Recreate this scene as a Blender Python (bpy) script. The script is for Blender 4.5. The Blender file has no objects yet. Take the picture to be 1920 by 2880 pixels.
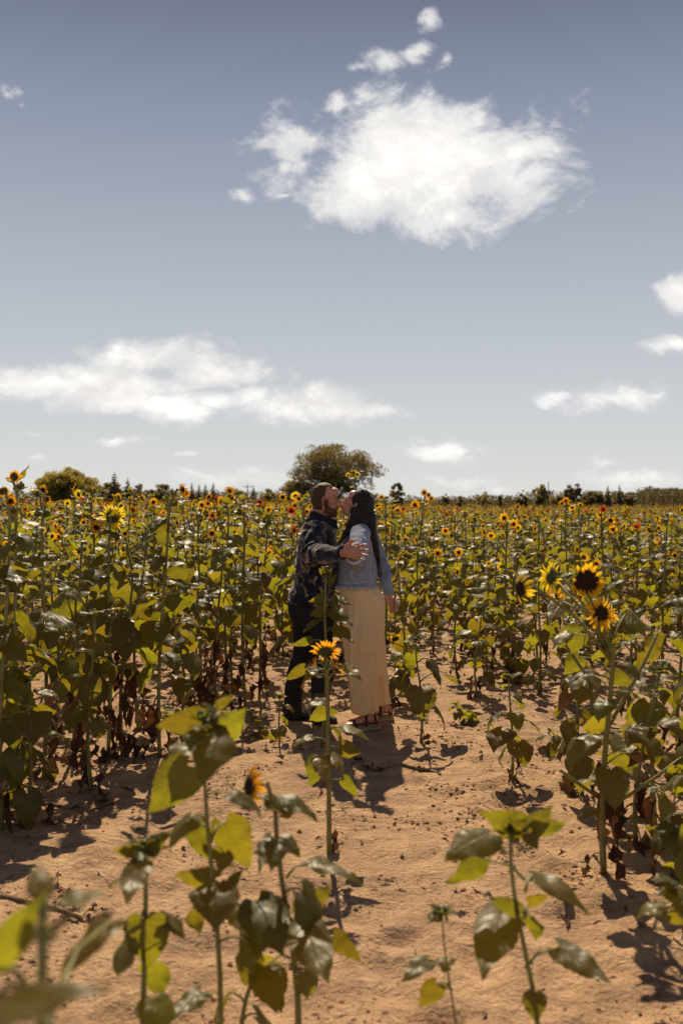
import bpy, math, random
from mathutils import Vector, Matrix, noise, Euler
R = math.radians
scene = bpy.context.scene
COL = scene.collection

# ------------------------------------------------------------------ camera, sky, sun, exposure
CAM_H = 1.656; F = 2800.0; HY = 1405.0
cam_d = bpy.data.cameras.new('camera'); cam = bpy.data.objects.new('camera', cam_d); COL.objects.link(cam)
cam.location = (0, 0, CAM_H)
cam.rotation_euler = (R(90) - math.atan(35 / F), 0, 0)
cam_d.sensor_fit = 'VERTICAL'; cam_d.sensor_height = 36; cam_d.sensor_width = 24; cam_d.lens = 35
cam_d.clip_start = 0.05; cam_d.clip_end = 6000
cam_d.dof.use_dof = True; cam_d.dof.focus_distance = 7.2; cam_d.dof.aperture_fstop = 2.6
scene.camera = cam
SUN_EL = 48.0; SUN_AZ = -5.0        # azimuth from +Y, negative = towards -X
sd = Vector((math.sin(R(SUN_AZ)) * math.cos(R(SUN_EL)), math.cos(R(SUN_AZ)) * math.cos(R(SUN_EL)), math.sin(R(SUN_EL))))
sl = bpy.data.lights.new('sun', 'SUN'); sun = bpy.data.objects.new('sun', sl); COL.objects.link(sun)
sl.energy = 5.0; sl.angle = R(0.53); sl.color = (1.0, 0.83, 0.58)
sun.rotation_euler = sd.to_track_quat('Z', 'Y').to_euler(); sun.location = (0, 0, 30)
vs = scene.view_settings
vs.view_transform = 'Standard'; vs.look = 'None'; vs.gamma = 1.0; vs.exposure = 0.4; vs.use_curve_mapping = False
scene.cycles.use_denoising = True
scene.cycles.max_bounces = 8; scene.cycles.transparent_max_bounces = 8; scene.cycles.transmission_bounces = 6
scene.cycles.sample_clamp_indirect = 6.0

def P(px, py, D):
    """photograph pixel (1920x2880) at depth D -> point"""
    return Vector(((px - 960) / F * D, D, CAM_H - (py - HY) / F * D))
def gD(py):                        # depth at which the ground shows at row py
    return CAM_H * F / (py - HY)

# ---- node helpers
class NT:
    def __init__(s, tree): s.t = tree; s.n = tree.nodes; s.l = tree.links
    def new(s, typ, **kw):
        n = s.n.new(typ)
        for k, v in kw.items():
            if k.startswith('i_'): continue
            setattr(n, k, v)
        return n
    def link(s, a, b): s.l.new(a, b)
    def setin(s, n, key, v):
        if hasattr(v, 'is_linked') or hasattr(v, 'links'): s.l.new(v, n.inputs[key])
        else: n.inputs[key].default_value = v
    def math(s, op, a, b=None, c=None, clamp=False):
        n = s.n.new('ShaderNodeMath'); n.operation = op; n.use_clamp = clamp
        s.setin(n, 0, a)
        if b is not None: s.setin(n, 1, b)
        if c is not None: s.setin(n, 2, c)
        return n.outputs[0]
    def vmath(s, op, a, b=None):
        n = s.n.new('ShaderNodeVectorMath'); n.operation = op
        s.setin(n, 0, a)
        if b is not None: s.setin(n, 1, b)
        return n.outputs['Value'] if op in ('LENGTH', 'DOT_PRODUCT') else n.outputs[0]
    def noise(s, vec, scale, detail=4, rough=0.5, dist=0.0, dim='3D'):
        n = s.n.new('ShaderNodeTexNoise'); n.noise_dimensions = dim
        if vec is not None: s.l.new(vec, n.inputs['Vector'])
        n.inputs['Scale'].default_value = scale; n.inputs['Detail'].default_value = detail
        n.inputs['Roughness'].default_value = rough; n.inputs['Distortion'].default_value = dist
        return n.outputs[0]
    def ramp(s, fac, stops, interp='LINEAR'):
        n = s.n.new('ShaderNodeValToRGB'); n.color_ramp.interpolation = interp
        e = n.color_ramp.elements
        while len(e) < len(stops): e.new(0.5)
        for i, (p, c) in enumerate(stops):
            e[i].position = p
            if not isinstance(c, (tuple, list)): c = (c, c, c)
            e[i].color = (c[0], c[1], c[2], 1)
        s.l.new(fac, n.inputs[0]); return n.outputs[0]
    def mix(s, fac, a, b, blend='MIX'):
        n = s.n.new('ShaderNodeMix'); n.data_type = 'RGBA'; n.blend_type = blend; n.clamp_factor = True
        s.setin(n, 0, fac)
        for k, v in ((6, a), (7, b)):
            if isinstance(v, (tuple, list)): n.inputs[k].default_value = (v[0], v[1], v[2], 1)
            else: s.l.new(v, n.inputs[k])
        return n.outputs[2]
    def mapr(s, v, a, b, c, d, smooth=False):
        n = s.n.new('ShaderNodeMapRange'); n.clamp = True
        if smooth: n.interpolation_type = 'SMOOTHSTEP'
        s.setin(n, 0, v)
        for i, q in enumerate((a, b, c, d)): n.inputs[i + 1].default_value = q
        return n.outputs[0]

# ---- world: tinted Nishita sky with clouds placed by direction
world = bpy.data.worlds.new('World'); scene.world = world; world.use_nodes = True
w = NT(world.node_tree); w.n.clear()
out = w.new('ShaderNodeOutputWorld'); bg = w.new('ShaderNodeBackground')
w.link(bg.outputs[0], out.inputs[0]); bg.inputs[1].default_value = 0.076
sky = w.new('ShaderNodeTexSky'); sky.sky_type = 'NISHITA'; sky.sun_disc = False
sky.sun_elevation = R(SUN_EL); sky.sun_rotation = R(SUN_AZ); sky.altitude = 0; sky.air_density = 1.0; sky.dust_density = 0.4; sky.ozone_density = 1.0
tc = w.new('ShaderNodeTexCoord')
sep = w.new('ShaderNodeSeparateXYZ'); w.link(tc.outputs['Generated'], sep.inputs[0])
az = w.math('ARCTAN2', sep.outputs[0], sep.outputs[1])
el = w.math('ARCSINE', sep.outputs[2])
comb = w.new('ShaderNodeCombineXYZ'); w.link(az, comb.inputs[0]); w.link(el, comb.inputs[1])
ae = comb.outputs[0]
# the sky as the photograph's grade renders it: grey blue above, pale near the horizon
grad = w.ramp(w.math('MULTIPLY', el, 1 / R(60), clamp=True), [(0.0, (7.0, 7.05, 7.0)), (0.10, (5.7, 5.95, 6.15)), (0.24, (4.0, 4.3, 4.9)), (0.36, (2.5, 2.8, 3.7)), (0.46, (1.3, 1.45, 2.15)), (1.0, (1.1, 1.2, 1.9))])
skyc = w.mix(0.93, sky.outputs[0], grad)
def pe(px, py):
    return math.atan((px - 960) / F), math.atan(-(py - HY) / math.hypot(F, px - 960))
# (px, py, half width px, half height px, weight)
clouds = [
 (1180, 470, 270, 130, 1.15), (1020, 510, 180, 100, .93), (1330, 450, 180, 100, .90), (870, 405, 155, 62, .82), (1450, 430, 100, 55, .80), (1270, 605, 115, 50, .76), (1120, 345, 100, 52, .72), (1340, 350, 90, 48, .76),
 (790, 470, 60, 55, .55), (930, 310, 60, 60, .6), (690, 555, 60, 28, .6), (790, 562, 50, 18, .5), (1200, 60, 90, 60, .52), (1170, 150, 70, 60, .5), (1085, 185, 95, 48, .55), (1000, 195, 60, 30, .48), (1255, 185, 60, 32, .44), (1360, 215, 60, 34, .42), (20, 285, 80, 34, .5), (70, 310, 40, 14, .4),
 (1910, 835, 70, 60, .9), (1870, 975, 70, 26, .75), (1735, 1110, 130, 44, .9), (1560, 1110, 90, 24, .7), (1850, 1105, 60, 18, .7),
 (70, 1078, 200, 50, .92), (320, 1085, 210, 66, 1.0), (420, 1000, 180, 55, .90), (600, 1045, 190, 50, .9), (520, 1140, 160, 50, .92), (640, 1120, 180, 44, .9), (820, 1140, 210, 52, .98), (1000, 1152, 190, 26, .92), (880, 1100, 80, 22, .7),
 (310, 1240, 100, 28, .8), (535, 1268, 60, 13, .6), (100, 1300, 70, 15, .65), (210, 1310, 60, 9, .5), (690, 1340, 240, 34, .8), (560, 1325, 90, 18, .7), (860, 1250, 50, 14, .55), (1250, 1272, 180, 36, .84), (1190, 1238, 60, 14, .6), (1240, 1350, 200, 26, .8), (1400, 1370, 110, 20, .55), (1700, 1300, 100, 34, .62), (1760, 1350, 220, 38, .85), (1900, 1360, 90, 26, .7), (1560, 1340, 50, 14, .5), (1100, 1215, 40, 8, .4), (100, 1235, 50, 9, .4)]
best = None
nz1 = w.noise(w.vmath('MULTIPLY', ae, (1, 1.5, 1)), 11.0, 10, 0.66, 0.35)
warp = w.new('ShaderNodeTexNoise'); w.link(ae, warp.inputs['Vector']); warp.inputs['Scale'].default_value = 22; warp.inputs['Detail'].default_value = 6
wv = w.vmath('MULTIPLY', w.vmath('SUBTRACT', warp.outputs['Color'], (0.5, 0.5, 0.5)), (0.05, 0.03, 0))
aw = w.vmath('ADD', ae, wv)
def ell(a0, e0, ra, re, wt):
    v = w.vmath('MULTIPLY', w.vmath('SUBTRACT', aw, (a0, e0, 0)), (1 / ra, 1 / re, 0))
    return w.math('MULTIPLY_ADD', w.vmath('LENGTH', v), -0.62, wt)
rc = random.Random(4)
cl_list = []
for (px, py, hw, hh, wt) in clouds:
    a0, e0 = pe(px, py); cl_list.append((a0, e0, hw / F, hh / F, wt))
for i in range(10):                 # the same kind of clouds round the rest of the sky
    a0 = rc.choice((-1, 1)) * rc.uniform(0.6, 3.0); e0 = rc.uniform(.08, .5); cl_list.append((a0, e0, .09 + .1 * rc.random(), .022 + .05 * e0, .85))
for c in cl_list:
    d = ell(*c); best = d if best is None else w.math('MAXIMUM', best, d)
dens = w.math('ADD', best, w.math('MULTIPLY', w.math('SUBTRACT', nz1, 0.5), 2.1))
cmask = w.mapr(dens, 0.12, 0.50, 0, 1, True)
cmask = w.math('MULTIPLY', cmask, w.mapr(el, 0.0, 0.06, 0.35, 1.0))
shade = w.noise(w.vmath('ADD', w.vmath('MULTIPLY', ae, (1, 1.6, 1)), (3.1, 0.02, 0)), 14.0, 7, 0.6)
ccol = w.mix(w.mapr(shade, 0.38, 0.62, 0, 1), (8.2, 8.0, 7.8), (11.5, 11.2, 10.6))
ccol = w.mix(w.mapr(dens, 0.35, 0.8, 0, 1), (7.0, 7.0, 7.2), ccol)
fin = w.mix(cmask, skyc, ccol)
w.link(fin, bg.inputs[0])
world.cycles.sampling_method = 'MANUAL'; world.cycles.sample_map_resolution = 512

# ------------------------------------------------------------------ scene bookkeeping
def tag(o, label=None, cat=None, group=None, kind=None):
    if label: o['label'] = label
    if cat: o['category'] = cat
    if group: o['group'] = group
    if kind: o['kind'] = kind
    return o
def empty(name, loc=(0, 0, 0), rz=0.0, parent=None):
    o = bpy.data.objects.new(name, None); COL.objects.link(o); o.location = loc; o.rotation_euler = (0, 0, rz)
    o.empty_display_size = 0.1; o.parent = parent; return o
class MB:
    """collects geometry for ONE mesh"""
    def __init__(s): s.v = []; s.f = []; s.m = []; s.uv = []
    def add(s, verts, faces, mat=0, uvs=None):
        b = len(s.v); s.v.extend(verts)
        s.uv.extend(uvs if uvs is not None else [(0.0, 0.0)] * len(verts))
        for f in faces: s.f.append(tuple(b + i for i in f)); s.m.append(mat)
    def merge(s, o, M=None, mmap=None):
        vs_ = [M @ Vector(v) for v in o.v] if M is not None else o.v
        b = len(s.v); s.v.extend(vs_); s.uv.extend(o.uv)
        for f, m in zip(o.f, o.m): s.f.append(tuple(b + i for i in f)); s.m.append(mmap[m] if mmap else m)
    def tube(s, pts, rads, n=6, mat=0, cap=True, flat=None):
        pts = [Vector(p) for p in pts]; rings = []; up = None
        vv = []; 
        for i, p in enumerate(pts):
            t = (pts[min(i + 1, len(pts) - 1)] - pts[max(i - 1, 0)]).normalized()
            if up is None:
                up = Vector((1, 0, 0)) if abs(t.x) < .8 else Vector((0, 1, 0))
            a = (up - t * up.dot(t)).normalized(); b = t.cross(a); up = a
            r = rads[i] if isinstance(rads, (list, tuple)) else rads
            for k in range(n):
                q = 2 * math.pi * k / n
                vv.append(p + a * (math.cos(q) * r) + b * (math.sin(q) * r))
        ff = []
        for i in range(len(pts) - 1):
            for k in range(n):
                k2 = (k + 1) % n
                ff.append((i * n + k, i * n + k2, (i + 1) * n + k2, (i + 1) * n + k))
        if cap:
            ff.append(tuple(reversed(range(n)))); ff.append(tuple((len(pts) - 1) * n + k for k in range(n)))
        s.add(vv, ff, mat, [(i // n / max(1, len(pts) - 1), (i % n) / n) for i in range(len(vv))])
    def loft(s, rings, n=20, mat=0):
        """rings: (center, axis vector a, axis vector b); closed elliptical sections"""
        vv = []
        for c, a, b in rings:
            c, a, b = Vector(c), Vector(a), Vector(b)
            for k in range(n):
                q = 2 * math.pi * k / n; vv.append(c + a * math.cos(q) + b * math.sin(q))
        ff = []
        for i in range(len(rings) - 1):
            for k in range(n):
                k2 = (k + 1) % n; ff.append((i * n + k, i * n + k2, (i + 1) * n + k2, (i + 1) * n + k))
        ff.append(tuple(reversed(range(n)))); ff.append(tuple((len(rings) - 1) * n + k for k in range(n)))
        s.add(vv, ff, mat)
    def ball(s, c, r, M=None, nu=14, nv=9, mat=0):
        c = Vector(c); vv = []; ff = []
        for j in range(nv + 1):
            th = math.pi * j / nv
            for i in range(nu):
                ph = 2 * math.pi * i / nu
                p = Vector((r[0] * math.sin(th) * math.cos(ph), r[1] * math.sin(th) * math.sin(ph), r[2] * math.cos(th)))
                if M is not None: p = M @ p
                vv.append(c + p)
        for j in range(nv):
            for i in range(nu):
                i2 = (i + 1) % nu; ff.append((j * nu + i, (j + 1) * nu + i, (j + 1) * nu + i2, j * nu + i2))
        s.add(vv, ff, mat)
    def mesh(s, name, mats, smooth=True):
        me = bpy.data.meshes.new(name); me.from_pydata([tuple(v) for v in s.v], [], s.f)
        for m in mats: me.materials.append(m)
        me.polygons.foreach_set('material_index', s.m)
        me.polygons.foreach_set('use_smooth', [smooth] * len(s.f))
        uvl = me.uv_layers.new(name='UVMap')
        idx = [0] * len(me.loops); me.loops.foreach_get('vertex_index', idx)
        flat = [0.0] * (2 * len(idx))
        for i, vi in enumerate(idx): flat[2 * i], flat[2 * i + 1] = s.uv[vi]
        uvl.data.foreach_set('uv', flat); me.update(); return me
def link(name, me, parent=None, M=None):
    o = bpy.data.objects.new(name, me); COL.objects.link(o)
    if parent is not None: o.parent = parent
    if M is not None: o.matrix_basis = M
    return o

# ------------------------------------------------------------------ materials
def mat(name): 
    m = bpy.data.materials.new(name); m.use_nodes = True; t = NT(m.node_tree)
    b = t.n['Principled BSDF']; return m, t, b
def col(b, key, v): b.inputs[key].default_value = (v[0], v[1], v[2], 1)
def bump(t, h, strength, dist):
    n = t.new('ShaderNodeBump'); n.inputs['Strength'].default_value = strength; n.inputs['Distance'].default_value = dist
    t.link(h, n.inputs['Height']); return n.outputs[0]

def m_sand():
    m, t, b = mat('sandy_soil'); tcx = t.new('ShaderNodeNewGeometry'); pos = tcx.outputs['Position']
    n1 = t.noise(pos, 0.7, 5, .55); n2 = t.noise(pos, 6, 6, .6); n3 = t.noise(pos, 45, 4, .6); n4 = t.noise(t.vmath('MULTIPLY', pos, (1, 1.4, 1)), 2.6, 7, .7, .4)
    c = t.ramp(n2, [(.25, (.26, .156, .083)), (.5, (.42, .262, .144)), (.75, (.55, .355, .202))])
    c = t.mix(t.mapr(n4, .50, .64, 0, .85), c, (.20, .12, .072))
    c = t.mix(t.math('MULTIPLY', t.mapr(n1, .45, .6, 0, 1), t.mapr(t.noise(pos, 75, 3, .75), .50, .62, 0, .6)), c, (.15, .085, .05))
    c = t.mix(t.mapr(n1, .35, .7, 0, .35), c, (.50, .32, .21))
    c = t.mix(t.mapr(n3, .57, .72, 0, .6), c, (.20, .115, .07))
    c = t.mix(t.mapr(t.noise(pos, 110, 3, .7), .58, .7, 0, .45), c, (.17, .10, .06))
    c = t.mix(t.mapr(t.noise(pos, 3.3, 4, .7), .55, .7, 0, .5), c, (.30, .18, .11))
    t.link(c, b.inputs['Base Color']); b.inputs['Roughness'].default_value = .92; b.inputs['Specular IOR Level'].default_value = .2
    h = t.math('ADD', t.math('MULTIPLY', n2, .7), t.math('MULTIPLY', n3, .34))
    h = t.math('ADD', h, t.math('MULTIPLY', t.noise(pos, 170, 3, .6), .07))
    t.link(bump(t, h, 1.0, .075), b.inputs['Normal']); return m
def m_leaf(name, up, trans, rough=.42, tw=.5, dry=False, sheen=True):
    m, t, b = mat(name)
    oi = t.new('ShaderNodeObjectInfo'); rnd = oi.outputs['Random']
    g = t.new('ShaderNodeNewGeometry')
    uv = t.new('ShaderNodeUVMap').outputs[0]; sp = t.new('ShaderNodeSeparateXYZ'); t.link(uv, sp.inputs[0])
    s_, q_ = sp.outputs[0], t.math('ABSOLUTE', sp.outputs[1])
    # side veins run forward from the midrib
    ph = t.math('FRACT', t.math('MULTIPLY', t.math('SUBTRACT', s_, t.math('MULTIPLY', q_, .32)), 6.5))
    vein = t.mapr(t.math('ABSOLUTE', t.math('SUBTRACT', ph, .5)), 0.0, .075, 1, 0)
    mid = t.mapr(q_, 0.0, .045, 1, 0); vv = t.math('MAXIMUM', t.math('MULTIPLY', vein, .7), mid)
    nz = t.noise(g.outputs['Position'], 30, 4, .6)
    nl = t.noise(g.outputs['Position'], 9, 3, .6)
    cu = t.mix(t.math('MULTIPLY', vv, .75), up, tuple(min(1, k * 2.1 + .03) for k in up))
    cu = t.mix(t.math('MULTIPLY', nz, .5), cu, tuple(k * .6 for k in up))
    hs = t.new('ShaderNodeHueSaturation'); t.link(cu, hs.inputs['Color'])
    t.link(t.mapr(rnd, 0, 1, .486, .512), hs.inputs['Hue']); t.link(t.mapr(t.math('FRACT', t.math('MULTIPLY', rnd, 7.3)), 0, 1, .75, 1.3), hs.inputs['Value'])
    base = hs.outputs[0]
    if not dry:                                         # yellowing and scorched edges on some leaves
        yl = t.math('MULTIPLY', t.mapr(t.math('FRACT', t.math('MULTIPLY', rnd, 3.7)), .72, 1, 0, .8), t.mapr(t.math('ADD', nl, t.math('MULTIPLY', q_, .25)), .5, .72, 0, 1))
        base = t.mix(yl, base, (.14, .12, .012))
        eg = t.math('MULTIPLY', t.mapr(t.math('ADD', q_, t.math('MULTIPLY', nz, .35)), 1.02, 1.2, 0, .9), t.mapr(t.math('FRACT', t.math('MULTIPLY', rnd, 11.7)), .35, .6, 0, 1))
        base = t.mix(eg, base, (.09, .045, .015))
    t.link(base, b.inputs['Base Color'])
    b.inputs['Roughness'].default_value = rough; b.inputs['Specular IOR Level'].default_value = .36 if sheen else .2
    if sheen:
        b.inputs['Sheen Weight'].default_value = .0; b.inputs['Sheen Roughness'].default_value = .35; col(b, 'Sheen Tint', (.9, .95, .9))
    hh = t.math('ADD', t.math('MULTIPLY', vv, -.7), t.math('MULTIPLY', nz, .8))
    nb = bump(t, hh, .55, .004); t.link(nb, b.inputs['Normal'])
    tr = t.new('ShaderNodeBsdfTranslucent')
    tcx = t.mix(t.math('MULTIPLY', vv, .35), trans, tuple(k * .45 for k in trans))
    tcx = t.mix(t.math('MULTIPLY', nz, .45), tcx, tuple(k * .6 for k in trans))
    h2 = t.new('ShaderNodeHueSaturation'); t.link(tcx, h2.inputs['Color']); t.link(t.mapr(rnd, 0, 1, .48, .52), h2.inputs['Hue']); t.link(t.mapr(t.math('FRACT', t.math('MULTIPLY', rnd, 5.1)), 0, 1, .75, 1.15), h2.inputs['Value'])
    t.link(h2.outputs[0], tr.inputs[0]); t.link(nb, tr.inputs['Normal'])
    mx = t.new('ShaderNodeMixShader'); mx.inputs[0].default_value = tw
    t.link(b.outputs[0], mx.inputs[1]); t.link(tr.outputs[0], mx.inputs[2])
    t.link(mx.outputs[0], t.n['Material Output'].inputs[0]); return m
def m_simple(name, c, rough=.7, spec=.4, c2=None, scale=20, tw=0, trans=None, bmp=0, dist=.003, det=4):
    m, t, b = mat(name); b.inputs['Roughness'].default_value = rough; b.inputs['Specular IOR Level'].default_value = spec
    g = t.new('ShaderNodeTexCoord').outputs['Object']; nz = t.noise(g, scale, det, .6)
    cc = t.mix(t.mapr(nz, .35, .65, 0, 1), c, c2 or tuple(k * .7 for k in c)); t.link(cc, b.inputs['Base Color'])
    if bmp: t.link(bump(t, nz, bmp, dist), b.inputs['Normal'])
    if tw:
        tr = t.new('ShaderNodeBsdfTranslucent'); tr.inputs[0].default_value = (*(trans or c), 1)
        mx = t.new('ShaderNodeMixShader'); mx.inputs[0].default_value = tw
        t.link(b.outputs[0], mx.inputs[1]); t.link(tr.outputs[0], mx.inputs[2]); t.link(mx.outputs[0], t.n['Material Output'].inputs[0])
    return m
MT = {}
MT['sand'] = m_sand()
MT['leaf'] = m_leaf('sunflower_leaf', (.060, .070, .021), (.34, .285, .014), .42, .54)
MT['dry'] = m_leaf('withered_leaf', (.08, .040, .022), (.15, .062, .02), .7, .25, dry=True, sheen=False)
MT['yell'] = m_leaf('yellowing_leaf', (.085, .080, .022), (.30, .22, .015), .5, .45, dry=True)
MT['stem'] = m_simple('stem_green', (.25, .235, .07), .5, .4, (.16, .145, .045), 14, tw=.12, trans=(.3, .28, .05), bmp=.3)
MT['drystem'] = m_simple('dry_stalk', (.26, .17, .09), .8, .2, (.12, .075, .04), 25, bmp=.4)
MT['bract'] = m_simple('green_bract', (.075, .095, .022), .5, .4, (.05, .062, .018), 40, tw=.35, trans=(.25, .27, .03))
def m_petal(name, c, tip, trans):
    m, t, b = mat(name); uv = t.new('ShaderNodeUVMap').outputs[0]; sp = t.new('ShaderNodeSeparateXYZ'); t.link(uv, sp.inputs[0])
    oi = t.new('ShaderNodeObjectInfo').outputs['Random']
    gr = t.mapr(sp.outputs[0], 0.05, .75, 0, 1); c_ = t.mix(gr, c, tip)
    hs = t.new('ShaderNodeHueSaturation'); t.link(c_, hs.inputs['Color']); t.link(t.mapr(oi, 0, 1, .485, .51), hs.inputs['Hue']); t.link(t.mapr(oi, 0, 1, .85, 1.1), hs.inputs['Value'])
    t.link(hs.outputs[0], b.inputs['Base Color']); b.inputs['Roughness'].default_value = .6; b.inputs['Specular IOR Level'].default_value = .25
    tr = t.new('ShaderNodeBsdfTranslucent'); c2 = t.mix(gr, tuple(k * .7 for k in trans), trans); t.link(c2, tr.inputs[0])
    mx = t.new('ShaderNodeMixShader'); mx.inputs[0].default_value = .55
    t.link(b.outputs[0], mx.inputs[1]); t.link(tr.outputs[0], mx.inputs[2]); t.link(mx.outputs[0], t.n['Material Output'].inputs[0]); return m
MT['yellow'] = m_petal('petal_yellow', (.80, .34, .012), (.86, .52, .02), (.95, .52, .01))
MT['lemon'] = m_petal('petal_lemon', (.82, .50, .02), (.88, .66, .04), (.95, .68, .02))
MT['orange'] = m_petal('petal_orange', (.75, .26, .008), (.88, .44, .012), (.95, .44, .008))
MT['red'] = m_petal('petal_rust', (.16, .018, .006), (.50, .075, .01), (.65, .08, .004))
MT['disc'] = m_simple('seed_disc', (.012, .006, .004), .85, .2, (.045, .02, .008), 160, bmp=.9)
MT['discg'] = m_simple('seed_disc_brown', (.09, .05, .012), .8, .2, (.035, .018, .007), 110, bmp=.6)

# ------------------------------------------------------------------ ground
rg = random.Random(11)
dents = [(rg.uniform(-3.5, 3.5), rg.uniform(2.6, 9.5), rg.uniform(.05, .12), rg.uniform(.10, .17), rg.uniform(0, 3.14), rg.uniform(.014, .034)) for _ in range(230)]
cell = {}
for d in dents:
    for i in range(int(math.floor(d[0] / .5)) - 1, int(math.floor(d[0] / .5)) + 2):
        for j in range(int(math.floor(d[1] / .5)) - 1, int(math.floor(d[1] / .5)) + 2): cell.setdefault((i, j), []).append(d)
def H(x, y):
    k = 1.0 if y < 40 else max(0.0, 1 - (y - 40) / 35)
    if k == 0: return 0.0
    h = .045 * noise.noise(Vector((x * .55, y * .55, 0))) + .022 * noise.noise(Vector((x * 2.1, y * 2.1, 5)))
    if y < 22: h += .020 * noise.noise(Vector((x * 6.5, y * 6.5, 9))) + .020 * abs(noise.noise(Vector((x * 17, y * 17, 2))))
    for (cx, cy, a, b_, an, dp) in cell.get((int(math.floor(x / .5)), int(math.floor(y / .5))), ()):
        dx, dy = x - cx, y - cy; u = (dx * math.cos(an) + dy * math.sin(an)) / a; v = (-dx * math.sin(an) + dy * math.cos(an)) / b_
        r = u * u + v * v
        if r < 3: h += -dp * math.exp(-r * 1.6) + dp * .45 * math.exp(-(math.sqrt(r) - 1.25) ** 2 * 9)
    return h * k
ys = [-30, -10, -3, 0, 1.2, 1.8, 2.3]
y = 2.5
while y < 1400:
    ys.append(y); y += .032 if y < 6 else (.045 if y < 10 else (.09 if y < 16 else .03 * (y - 12)))
NX = 190; vv = []; ff = []
for y in ys:
    wd = 4.0 + .48 * max(y, 0) if y < 60 else 4.0 + .48 * 60 + 1.6 * (y - 60)
    if y < 2.4: wd = 4.0 + .48 * 2.4 + (2.4 - y) * 1.0
    for i in range(NX + 1):
        t_ = i / NX * 2 - 1; x = wd * (t_ * .62 + .38 * t_ ** 3)
        vv.append((x, y, H(x, y)))
for j in range(len(ys) - 1):
    for i in range(NX):
        a = j * (NX + 1) + i; ff.append((a, a + 1, a + NX + 2, a + NX + 1))
me = bpy.data.meshes.new('ground'); me.from_pydata(vv, [], ff); me.materials.append(MT['sand'])
me.polygons.foreach_set('use_smooth', [True] * len(ff))
tag(link('ground', me), 'bare sandy soil of the sunflower field with dents and clods', kind='structure')
m = m_simple('far_meadow', (.045, .045, .014), 1, .0, (.07, .062, .02), .05)
me = bpy.data.meshes.new('meadow'); me.from_pydata([(-2400, 82, .03), (2400, 82, .03), (2400, 3000, .03), (-2400, 3000, .03)], [], [(0, 1, 2, 3)]); me.materials.append(m)
tag(link('meadow', me), 'olive meadow beyond the far end of the field', kind='structure')

# clods and crumbs of soil
clod = MB(); ico_v = [(0, 0, 1), (.9, 0, .3), (.28, .85, .3), (-.72, .5, .35), (-.7, -.5, .3), (.3, -.85, .35), (0, 0, -.6)]
ico_f = [(0, 1, 2), (0, 2, 3), (0, 3, 4), (0, 4, 5), (0, 5, 1), (6, 2, 1), (6, 3, 2), (6, 4, 3), (6, 5, 4), (6, 1, 5)]
cent = [(rg.uniform(-.42, .42), rg.uniform(2.8, 13)) for _ in range(190)]
for i in range(14000):
    if i % 9 == 0:
        D = 2.7 + 11 * rg.random() ** 1.3; x = rg.uniform(-.42, .42) * D
    else:
        c = rg.choice(cent); D = c[1] + rg.gauss(0, .07); x = c[0] * c[1] + rg.gauss(0, .09)
    s = .003 + .012 * rg.random() ** 4; z = H(x, D); a = rg.uniform(0, 6.3)
    pts = []
    for v in ico_v:
        k = rg.uniform(.65, 1.25) * s; pts.append((x + (v[0] * math.cos(a) - v[1] * math.sin(a)) * k * 1.2, D + (v[0] * math.sin(a) + v[1] * math.cos(a)) * k, z + v[2] * k * .7))
    clod.add(pts, ico_f)
mcl = m_simple('soil_clod', (.30, .18, .11), .95, .1, (.17, .095, .055), 30)
tag(link('soil_clods', clod.mesh('soil_clods', [mcl], False)), 'small crumbs and clods strewn over the sandy soil', 'clods', kind='stuff')

# ------------------------------------------------------------------ trees on the horizon
def m_fol(name, c, c2, trans):
    m, t, b = mat(name); g = t.new('ShaderNodeNewGeometry'); nz = t.noise(g.outputs['Position'], .55, 3, .6)
    rp = g.outputs['Random Per Island']
    cc = t.mix(t.mapr(nz, .35, .65, 0, 1), c, c2); cc = t.mix(t.math('MULTIPLY', rp, .5), cc, tuple(k * .5 for k in c)); t.link(cc, b.inputs['Base Color'])
    b.inputs['Roughness'].default_value = .6; b.inputs['Specular IOR Level'].default_value = .3
    tr = t.new('ShaderNodeBsdfTranslucent'); tr.inputs[0].default_value = (*trans, 1)
    mx = t.new('ShaderNodeMixShader'); mx.inputs[0].default_value = .5
    t.link(b.outputs[0], mx.inputs[1]); t.link(tr.outputs[0], mx.inputs[2]); t.link(mx.outputs[0], t.n['Material Output'].inputs[0]); return m
MT['fol'] = m_fol('foliage_olive', (.15, .12, .05), (.19, .15, .055), (.24, .18, .05))
MT['folr'] = m_fol('foliage_warm_green', (.18, .155, .045), (.27, .21, .05), (.45, .36, .06))
MT['conif'] = m_fol('foliage_conifer', (.20, .165, .11), (.25, .20, .12), (.30, .25, .15))
MT['fold'] = m_fol('foliage_dark', (.22, .18, .09), (.27, .22, .10), (.42, .33, .12))
MT['hedge'] = m_fol('foliage_hedge', (.09, .072, .034), (.12, .095, .04), (.13, .10, .035))
MT['bark'] = m_simple('bark', (.075, .05, .035), .9, .2, (.04, .028, .02), 3)
def leafquads(mb, c, rad, n, size, rr):
    for _ in range(n):
        while True:
            p = Vector((rr.uniform(-1, 1), rr.uniform(-1, 1), rr.uniform(-1, 1)))
            if p.length < 1: break
        p = Vector((c[0] + p.x * rad[0], c[1] + p.y * rad[1], c[2] + p.z * rad[2]))
        a = Vector((rr.gauss(0, 1), rr.gauss(0, 1), rr.gauss(0, 1))).normalized(); b = a.orthogonal().normalized()
        b = (Matrix.Rotation(rr.uniform(0, 6.28), 3, a) @ b); s = size * rr.uniform(.6, 1.3); c2 = a.cross(b)
        mb.add([p - b * s, p + c2 * s * .55, p + b * s, p - c2 * s * .55], [(0, 1, 2, 3)])
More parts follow.
